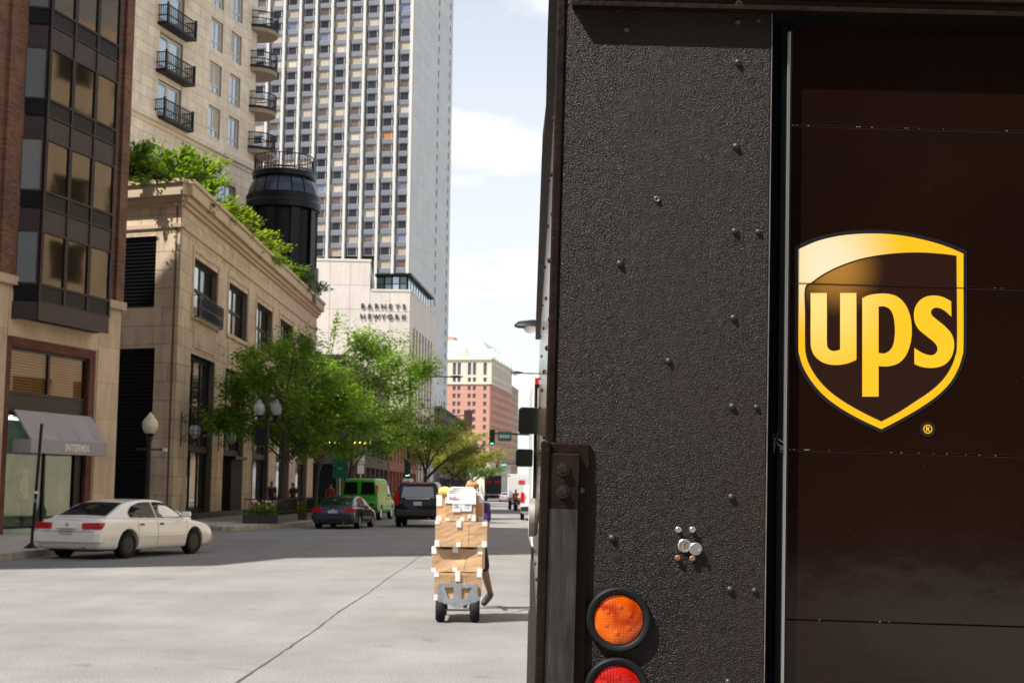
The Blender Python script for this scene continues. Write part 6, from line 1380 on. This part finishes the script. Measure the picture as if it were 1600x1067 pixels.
# ---- people: one continuous skinned body each, clothing as children
def skin_mesh(name, verts, edges, radii, m, parent, root=0, sub=2):
    me = bpy.data.meshes.new(name); me.from_pydata(verts, edges, []); o = bpy.data.objects.new(name, me); COL.objects.link(o); me.materials.append(m)
    md = o.modifiers.new('skin', 'SKIN'); md.use_smooth_shade = True
    for i, r_ in enumerate(radii):
        s = me.skin_vertices[0].data[i]; s.radius = r_ if isinstance(r_, tuple) else (r_, r_); s.use_root = (i == root)
    sb = o.modifiers.new('sub', 'SUBSURF'); sb.levels = sub; sb.render_levels = sub
    bpy.context.view_layer.update(); bakemods(o); o.data.materials.clear(); o.data.materials.append(m)
    for p in o.data.polygons: p.use_smooth = True
    o.parent = parent; return o
M_skin = mat('tan_skin', (.25, .125, .075), .55); M_hair = mat('dark_hair', (.03, .02, .015), .7)
def person(label, loc, rz, h=1.75, top=(.08, .03, .22), legs=(.01, .01, .013), skin=M_skin, shorts=False, stride=.25, arms='walk', cap=None, lean=.0, trail=None, group=None, shoe=(.010, .010, .011), heel=True):
    """faces -y in its own frame"""
    t = thing('person', label, 'person', loc, rz, group); s = h / 1.75; V = lambda x, y, z: (x * s, (y - lean * max(z - .9, 0)) * s, z * s)
    hip = .93
    kn = (V(.10, -.5 * stride - .03, .50), V(-.10, .25 * stride - .04, .48)); an = (V(.10, -stride * 1.0, .09), V(-.10, stride * 1.25 + .02, .15 if heel else .09)); toe = (V(.10, -stride - .15, .045), V(-.11, stride * 1.25 - .11, .03 if heel else .045))
    if trail: kn = (V(.17, .10, .50), kn[1]); an = (V(.215, .55, .17), an[1]); toe = (V(.13, .40, .045), toe[1])
    if arms == 'push': el = (V(.21, -.12, 1.12), V(-.21, -.12, 1.12)); wr = (V(.14, -.36, 1.05), V(-.14, -.36, 1.05))
    else: el = (V(.25, .10, 1.12), V(-.25, -.02, 1.12)); wr = (V(.25, .04, .88), V(-.25, -.20, .92))
    sh = (V(.185, 0, 1.42), V(-.185, 0, 1.42)); hp = (V(.10, 0, .90), V(-.10, 0, .90))
    verts = [V(0, 0, hip), V(0, .01, 1.12), V(0, 0, 1.32), V(0, 0, 1.44), V(0, -.01, 1.52), V(0, -.035, 1.60), V(0, -.03, 1.70)]; E_ = [(0, 1), (1, 2), (2, 3), (3, 4), (4, 5), (5, 6)]; rd = [(.15 * s, .11 * s), (.14 * s, .10 * s), (.16 * s, .11 * s), (.10 * s, .08 * s), .055 * s, .085 * s, .070 * s]
    for k in (0, 1):
        b = len(verts); verts += [hp[k], kn[k], an[k], toe[k]]; E_ += [(0, b), (b, b + 1), (b + 1, b + 2), (b + 2, b + 3)]; rd += [.095 * s, .062 * s, .043 * s, .035 * s]
        b = len(verts); verts += [sh[k], el[k], wr[k]]; E_ += [(3, b), (b, b + 1), (b + 1, b + 2)]; rd += [.065 * s, .045 * s, .032 * s]
        w_ = Vector(wr[k]); d = (w_ - Vector(el[k])).normalized(); sd = d.cross(Vector((1, 0, 0))).normalized() if arms == 'push' else Vector((0, 1, 0))
        b2 = len(verts); verts.append(tuple(w_ + d * .07 * s)); E_.append((b + 2, b2)); rd.append(.034 * s)
        for q, (o_, ln) in enumerate(((-.026, .075), (-.009, .085), (.009, .08), (.025, .062))):
            base = w_ + d * .10 * s + Vector((1, 0, 0)) * o_ * s; fz = len(verts); verts += [tuple(base), tuple(base + d * ln * .5 * s), tuple(base + d * ln * .8 * s + Vector((0, 0, -.02 * s)))]; E_ += [(b2, fz), (fz, fz + 1), (fz + 1, fz + 2)]; rd += [.010 * s, .009 * s, .008 * s]
        fz = len(verts); sg = -1 if verts[b][0] > 0 else 1; verts += [tuple(w_ + d * .04 * s + Vector((sg * .04 * s, 0, 0))), tuple(w_ + d * .085 * s + Vector((sg * .055 * s, 0, -.01 * s)))]; E_ += [(b2, fz), (fz, fz + 1)]; rd += [.011 * s, .009 * s]
    skin_mesh('body', verts, E_, rd, skin, t)
    hx = Vector(V(0, -.035, 1.64))
    fc = MB(); fc.lathe([(.0, -.02), (.016, -.012), (.012, .03), (0, .05)], 8, 'z', (hx.x, hx.y - .088 * s, hx.z - .01)); 
    fc.build('nose', skin, t, True)
    for sg in (-1, 1):
        MB().lathe([(0, -.01), (.012, -.004), (.012, .004), (0, .01)], 8, 'y', (sg * .03 * s, hx.y - .076 * s, hx.z + .012)).build('eye', M_dark, t, True); MB().lathe([(0, -.008), (.022, -.004), (.022, .006), (0, .01)], 10, 'x', (sg * .088 * s, hx.y + .005, hx.z)).build('ear', skin, t, True)
    MB().lathe([(.0, .055), (.05, .05), (.085, .03), (.094, 0), (.088, -.03)], 16, 'z', (0, hx.y + .014, hx.z + .055)).build('hair', cap or M_hair, t, True)
    if cap: MB().prism([(-.07, -.06), (.07, -.06), (.06, -.16), (0, -.18), (-.06, -.16)], 0, .012, lambda a, b_, d: (a, hx.y + b_, hx.z + .05 + d)).build('cap_peak', cap, t)
    mt = mat('cloth_%.2f_%.2f_%.2f' % top, top, .85, var=.25, vscale=8); ml = mat('cloth_%.3f_%.3f_%.3f' % legs, legs, .85, var=.2, vscale=8)
    half = lambda a, b_, f: tuple(Vector(a).lerp(Vector(b_), f))
    skin_mesh('shirt', [V(0, 0, .82), V(0, .01, 1.10), V(0, 0, 1.32), V(0, 0, 1.44), sh[0], half(sh[0], el[0], .8), sh[1], half(sh[1], el[1], .8)], [(0, 1), (1, 2), (2, 3), (3, 4), (4, 5), (3, 6), (6, 7)], [(.185 * s, .135 * s), (.17 * s, .12 * s), (.185 * s, .13 * s), (.12 * s, .10 * s), .085 * s, .07 * s, .085 * s, .07 * s], mt, t)
    cut = .95 if not shorts else 1.0
    pv = [V(0, 0, .93), hp[0], kn[0], hp[1], kn[1]]; pe = [(0, 1), (1, 2), (0, 3), (3, 4)]; pr = [(.165 * s, .125 * s), .115 * s, .082 * s, .115 * s, .082 * s]
    if not shorts: pv += [an[0], an[1]]; pe += [(2, 5), (4, 6)]; pr += [.062 * s, .062 * s]
    skin_mesh('shorts' if shorts else 'trousers', pv, pe, pr, ml, t)
    ms = mat('shoe_leather', shoe, .5)
    for k in (0, 1):
        a = Vector(an[k]); b_ = Vector(toe[k]); skin_mesh('shoe', [tuple(a + (a - b_) * .18 + Vector((0, 0, .02))), tuple(a.lerp(b_, .15) + Vector((0, 0, -.01))), tuple(a.lerp(b_, .6)), tuple(a.lerp(b_, 1.12))], [(0, 1), (1, 2), (2, 3)], [.048 * s, .056 * s, .052 * s, .042 * s], ms, t)
    return t
courier = person('courier in purple shirt and black shorts pushing the carton stack', (KX + .11, KY + 2.0, 0), R(-4), 1.70, (.045, .015, .13), (.008, .008, .010), shorts=True, stride=.16, arms='push', cap=mat('brown_cap', (.38, .18, .06), .8), lean=.14, trail=True)
p = px_at(468, 72, .15); person('dark clad pedestrian standing near the trees by the shop windows', (-12.4, 72.5, .15), R(20), 1.75, (.018, .018, .022), (.012, .012, .016), stride=.12, group='pedestrians')
person('pedestrian in brown jacket behind the planters', (-11.6, 74.5, .15), R(-30), 1.7, (.10, .05, .03), (.015, .015, .02), stride=.15, group='pedestrians')
person('pedestrian in dark red top near the green van', (-10.9, 84, .15), R(160), 1.72, (.28, .03, .03), (.02, .02, .03), stride=.18, group='pedestrians')
# rider in orange vest on a motor scooter
sc_ = thing('motor_scooter', 'dark motor scooter ridden up the street by the person in orange', 'scooter', px_at(806, 112))
for y in (-.55, .6):
    o = MB().lathe([(.12, -.05), (.21, -.05), (.24, 0), (.21, .05), (.12, .05), (.12, -.05)], 24, 'x').build('wheel', M_rubber, sc_, True, loc=(0, y, .24)); MB().lathe([(0, -.03), (.13, -.03), (.13, .03), (0, .03)], 16, 'x').build('rim', M_rims, o)
MB().loft([[(x * w_, y, z0 + z * hh) for x, z in ((-1, 0), (1, 0), (1, .8), (.6, 1), (-.6, 1), (-1, .8))] for y, w_, z0, hh in ((-.8, .08, .5, .15), (-.5, .17, .38, .38), (.0, .17, .30, .42), (.12, .16, .28, .08), (.4, .15, .28, .08), (.5, .15, .30, .6), (.6, .1, .5, .45))], True).build('body', mat('scooter_paint', (.02, .02, .025), .3), sc_)
MB().tube([(-.3, .45, 1.02), (0, .55, .95), (.3, .45, 1.02)], .015, 6).build('handlebar', M_black, sc_); MB().box(-.06, .06, -.86, -.80, .52, .6).build('tail_lamp', M_tail, sc_); MB().tube([(0, .55, .95), (0, .62, .24)], .025, 6).build('fork', M_black, sc_)
rp = px_at(806, 112); rider = person('rider in orange vest sitting on the scooter', (rp[0], 111.85, -.10), R(180), 1.75, (.75, .16, .03), (.02, .02, .03), stride=.05, arms='push', cap=mat('dark_helmet', (.03, .03, .03), .3))
# ================================================================== street furniture
M_post = mat('black_lamp_post', (.008, .009, .011), .42, spec=.3); M_globe = mat('frosted_globe', (.62, .56, .38), .35, var=.12, vscale=4); M_globe2 = mat('clear_acorn_globe', (.38, .40, .39), .2, spec=.5)
def acorn(parent, x, z, m, s=1.0):
    g = MB().lathe([(.12 * s, 0), (.20 * s, .08 * s), (.245 * s, .20 * s), (.26 * s, .32 * s), (.24 * s, .42 * s), (.17 * s, .50 * s)], 24, 'z', (x, 0, z)).build('globe', m, parent, True)
    MB().lathe([(.175 * s, .495 * s), (.175 * s, .53 * s), (.12 * s, .56 * s), (.11 * s, .62 * s), (.05 * s, .65 * s), (.045 * s, .70 * s), (0, .72 * s)], 18, 'z', (x, 0, z)).build('finial', m, g, True)
    MB().lathe([(.07 * s, -.14 * s), (.13 * s, -.04 * s), (.15 * s, .0), (.13 * s, .02)], 18, 'z', (x, 0, z)).build('fitter', M_post, g, True)
t = thing('globe_lamp', 'single cream globe street lamp on black post by the louvred wall', 'street lamp', (-11.9, 46.2, .0))
MB().lathe([(.22, 0), (.22, .15), (.17, .2), (.17, .75), (.12, .85), (.085, 1.0), (.075, 2.0), (.065, 3.05), (.10, 3.08), (.10, 3.14), (.07, 3.2)], 20).build('post', M_post, t, True)
acorn(t, 0, 3.28, M_globe, .98); MB().tube([(-.38, 0, 2.78), (.38, 0, 2.78)], .028, 8).build('banner_arm', M_post, t)
for s in (-1, 1): MB().lathe([(0, -.05), (.05, -.03), (.05, .03), (0, .05)], 10, 'z', (s * .38, 0, 2.78)).build('arm_end', M_post, t, True)
pt = px_at(415, 59.2); t = thing('twin_globe_lamp', 'black street lamp with two clear globes beside the planter', 'street lamp', (pt[0], 59.2, .15))
MB().lathe([(.26, 0), (.26, .2), (.20, .25), (.19, .9), (.13, 1.0), (.10, 1.3), (.085, 3.5), (.075, 4.35), (.12, 4.4), (.06, 4.5)], 20).build('post', M_post, t, True)
MB().tube([(-.36, 0, 4.28), (-.34, 0, 4.18), (0, 0, 4.15), (.34, 0, 4.18), (.36, 0, 4.28)], .045, 8).build('cross_arm', M_post, t, True)
for s in (-1, 1): acorn(t, s * .36, 4.42, M_globe2, .95)
# banner brackets / hanging basket left of the twin lamp
MB().box(-.5, -.1, -.02, .02, 3.2, 3.9).build('hanging_plate', M_post, t)
sp = ground(49, 856, .15); t = thing('sign_pole', 'leaning bare black sign pole on the pavement by the white sedan', 'pole', (sp.x, sp.y, .15)); t.rotation_euler = (0, R(2.2), 0)
MB().tube([(0, 0, 0), (0, 0, 2.86)], .036, 10).build('shaft', M_post, t, True); MB().lathe([(.17, 0), (.17, .02), (.08, .08), (.05, .12)], 12).build('base', M_post, t, True)
MB().lathe([(.038, 1.05), (.038, 1.13)], 12).build('sticker', mat('blue_sticker', (.10, .22, .42), .5), t); MB().lathe([(.038, 1.25), (.038, 1.30)], 12).build('sticker', M_white, t)
# traffic signal pole with mast lamp on the left (pole at the crossing)
M_sig = mat('signal_housing', (.010, .012, .012), .5); M_go = mat('green_signal', (.10, 1.0, .60), .4, emit=7); M_stop = mat('red_signal', (1.0, .08, .05), .4, emit=2.5); M_off = mat('unlit_lens', (.02, .02, .02), .3)
def signal(parent, x, z, on, nm='signal_head', y=0, s=1.0):
    o = MB().box(x - .20 * s, x + .20 * s, y - .12, y + .12, z, z + 1.1 * s).build(nm, M_sig, parent, bevel=.03)
    for k, (c, m_) in enumerate((('g', M_go), ('y', None), ('r', M_stop))):
        lm = m_ if (c == on) else M_off; MB().lathe([(.15 * s, 0), (.13 * s, .02), (0, .035)], 20, 'y', (0, 0, 0)).build('lens', lm, o, True, loc=(x, y - .135, z + (.19 + .36 * k) * s)).scale = (1, -1, 1)
        MB().lathe([(.165 * s, 0), (.165 * s, .12)], 18, 'y', (0, 0, 0)).build('visor', M_sig, o, True, loc=(x, y - .13, z + (.21 + .36 * k) * s)).scale = (1, -1, .9)
    return o
pp = px_at(638, 92); t = thing('signal_pole', 'black traffic signal and lamp pole beside the yellow green tree', 'traffic light', (pp[0], 92, .15))
MB().lathe([(.20, 0), (.18, .4), (.12, .5), (.10, 5), (.085, 8.6)], 16).build('pole', M_post, t, True); signal(t, -.05, 2.25, 'g', y=-.25)
MB().tube([(0, 0, 8.3), (.6, 0, 8.62), (1.8, 0, 8.72), (2.7, 0, 8.7)], [.06, .05, .045, .04], 8).build('lamp_arm', M_post, t, True)
MB().loft([[(x, y * w_, 8.72 + z * w_) for y, z in ((-1, 0), (0, .5), (1, 0), (0, -.5))] for x, w_ in ((2.5, .06), (2.75, .16), (3.2, .17), (3.4, .05))], True).build('lamp_head', M_post, t, True)
MB().box(-.32, .32, -.03, .03, 1.55, 2.1).build('crossing_sign', M_white, t, loc=(.0, -.2, 0))
# far signals over the street on the right, mast arms reaching in
M_sgn = mat('green_street_sign', (.0, .16, .10), .4, var=.0)
def mast(label, d, px_l, py_l, px_s0, px_s1, py_s, on, xr=3.7):
    p = at(px_l, py_l, d); t = thing('signal_mast', label, 'traffic light', (xr, d, .15)); za = p.z - .15
    MB().lathe([(.18, 0), (.14, .5), (.10, za + 1)], 12).build('pole', M_post, t, True); xl = p.x - xr
    MB().tube([(0, 0, za + .5), (xl - .1, 0, za + .62)], [.09, .05], 8).build('mast_arm', M_post, t, True); signal(t, xl, za - .2, on, y=-.1)
    a = at(px_s0, py_s, d).x - xr; b_ = at(px_s1, py_s, d).x - xr; o = MB().box(a, b_, -.12, -.08, za + .05, za + .75).build('street_sign', M_sgn, t)
    for k in range(6): MB().box(a + (b_ - a) * (.12 + .13 * k), a + (b_ - a) * (.20 + .13 * k), -.128, -.121, za + .28, za + .52).build('sign_letter', M_white, o)
    return t
mast('signal mast arm with green light and green street sign before the pink hotel', 105, 769, 690, 778, 799, 687, 'g')
mast('farther signal mast arm with red light lower down the street', 190, 777, 731, 782, 793, 727, 'r', 6.0)
# cobra lamps reaching over from the right pavement
def cobra(label, d, px, py, xr=3.8, s=1.0):
    p = at(px, py, d); t = thing('cobra_lamp', label, 'street lamp', (xr, d, .15)); z = p.z - .15; x = p.x - xr
    MB().lathe([(.16, 0), (.11, .6), (.075, z - .3)], 12).build('pole', M_post, t, True); MB().tube([(0, 0, z - .35), (x * .3, 0, z - .06), (x * .8, 0, z), (x + .5, 0, z)], [.05, .045, .04, .035], 8).build('arm', M_post, t, True)
    MB().loft([[(x + u, y * w_, z + zz * w_ * (.8 if zz > 0 else .3)) for y, zz in ((-1, 0), (-.6, .7), (0, 1), (.6, .7), (1, 0), (0, -1))] for u, w_ in ((-.30 * s, .04), (-.22 * s, .12 * s), (.05 * s, .16 * s), (.30 * s, .12 * s), (.5 * s, .06))], True).build('lamp_head', M_post, t, True)
    MB().lathe([(0, -.13 * s), (.08 * s, -.11 * s), (.13 * s, -.05 * s), (.135 * s, .01)], 16, 'z', (x - .0 * s, 0, z)).build('lamp_bowl', mat('lamp_bowl', (.5, .46, .42), .2), t, True); return t
cobra('dark cobra head street lamp jutting out past the truck roof edge', 26, 829, 510, 3.9, 1.0)
cobra('far thin cobra lamp before the pink hotel', 92, 805, 583, 4.2, 1.1)
# blade sign
bp = at(731, 661, 235); t = thing('blade_sign', 'dark red vertical blade sign on the far dark building', 'sign', (bp.x, 236, 0)); MB().box(-.7, .7, -.15, .15, bp.z - 2.2, bp.z + 2.2).build('panel', mat('maroon_sign', (.06, .018, .018), .5), t, bevel=.03); MB().box(-3.5, -.7, -.04, .04, bp.z + 1.2, bp.z + 1.35).build('arm', M_post, t); MB().box(-3.5, -.7, -.04, .04, bp.z - 1.3, bp.z - 1.15).build('arm', M_post, t)
# parking signs seen between the trees
for px, d, z, w_, h_, m_, lb_ in ((563, 86, 3.2, .42, .55, M_white, 'white parking sign plate on a thin post behind the green van'), (531, 82, 2.9, .85, .55, M_sgn, 'green street name plate on a thin post beside the trees')):
    p = px_at(px, d, .15); t = thing('sign_post', lb_, 'sign', p); MB().tube([(0, 0, 0), (0, 0, z + .4)], .03, 6).build('post', M_steel, t); MB().box(-w_ / 2, w_ / 2, -.04, -.02, z - h_ / 2, z + h_ / 2).build('sign_plate', m_, t, bevel=.01); MB().box(-w_ / 2, w_ / 2, -.035, -.02, z - h_ * 1.6, z - h_ * .65).build('sign_plate', m_, t, bevel=.01)
# planter beds with iron edging, shrubs and flowers
def planter(label, x0, x1, y0, y1, seed, flowers=True):
    rr = random.Random(seed); t = thing('planter', label, 'planter', ((x0 + x1) / 2, (y0 + y1) / 2, .15)); w2, l2 = (x1 - x0) / 2, (y1 - y0) / 2
    k = MB(); k.box(-w2, w2, -l2, -l2 + .12, 0, .34); k.box(-w2, w2, l2 - .12, l2, 0, .34); k.box(-w2, -w2 + .12, -l2 + .12, l2 - .12, 0, .34); k.box(w2 - .12, w2, -l2 + .12, l2 - .12, 0, .34); k.build('granite_edge', mat('dark_granite', (.035, .036, .04), .4), t)
    MB().box(-w2 + .12, w2 - .12, -l2 + .12, l2 - .12, .02, .27).build('soil', mat('soil', (.035, .025, .018), .95), t)
    fe = MB()
    for z in (.45, .95):
        fe.box(-w2 + .02, w2 - .02, -l2 + .02, -l2 + .05, z, z + .03); fe.box(w2 - .05, w2 - .02, -l2 + .05, l2 - .05, z, z + .03); fe.box(-w2 + .02, -w2 + .05, -l2 + .05, l2 - .05, z, z + .03)
    n = int(2 * l2 / .16)
    for i in range(n): y = -l2 + .06 + i * .16; fe.box(w2 - .045, w2 - .025, y, y + .02, .34, 1.02)
    for i in range(int(2 * w2 / .16)): x = -w2 + .06 + i * .16; fe.box(x, x + .02, -l2 + .025, -l2 + .045, .34, 1.02)
    fe.build('railing', M_iron, t)
    vs, fs = [], []
    for _ in range(1500):
        p = Vector((rr.uniform(-w2 + .15, w2 - .15), rr.uniform(-l2 + .15, l2 - .15), .27 + rr.random() ** 1.6 * .45)); leaf_quad(vs, fs, p, Vector((rr.uniform(-1, 1), rr.uniform(-1, 1), .8)), .14, rr, -.4)
    MB().add(vs, fs).build('bedding_leaves', M_shrub, t, fix=False)['kind'] = 'stuff'
    if flowers:
        for cname, col in (('pink', (.65, .12, .22)), ('white', (.8, .75, .75)), ('red', (.45, .03, .06))):
            fl = MB()
            for _ in range(26):
                x, y, z = rr.uniform(-w2 + .2, w2 - .15), rr.uniform(-l2 + .15, l2 * .6), rr.uniform(.55, .85); fl.lathe([(0, 0), (.035, .02), (.045, .06), (.03, .10), (0, .09)], 6, 'z', (x, y, z))
            fl.build('tulips', mat('tulip_' + cname, col, .6), t)['kind'] = 'stuff'
    return t
planter('iron railed planter of tulips at the foot of the twin lamp', -10.9, -9.5, 57.2, 62.5, 1)
planter('second railed planter under the trees behind the dark sedan', -10.9, -9.4, 64.5, 73.5, 2, False)
# cafe lights strung below the canopy of the far shop
ln = thing('string_lights', 'row of warm bulbs hanging in the shade behind the trees', 'lights', px_at(545, 104, 5.0))
MB().tube([(-1.6, 0, .2), (0, 0, 0), (1.6, 0, .2)], .012, 5).build('cable', M_post, ln)
for k in range(9): MB().lathe([(0, -.14), (.06, -.10), (.07, -.04), (.03, .02), (0, .03)], 10, 'z', (-1.5 + k * .375, 0, .0 - .05 * (k % 2))).build('bulb', mat('warm_bulb', (1, .62, .22), .4, emit=5), ln)
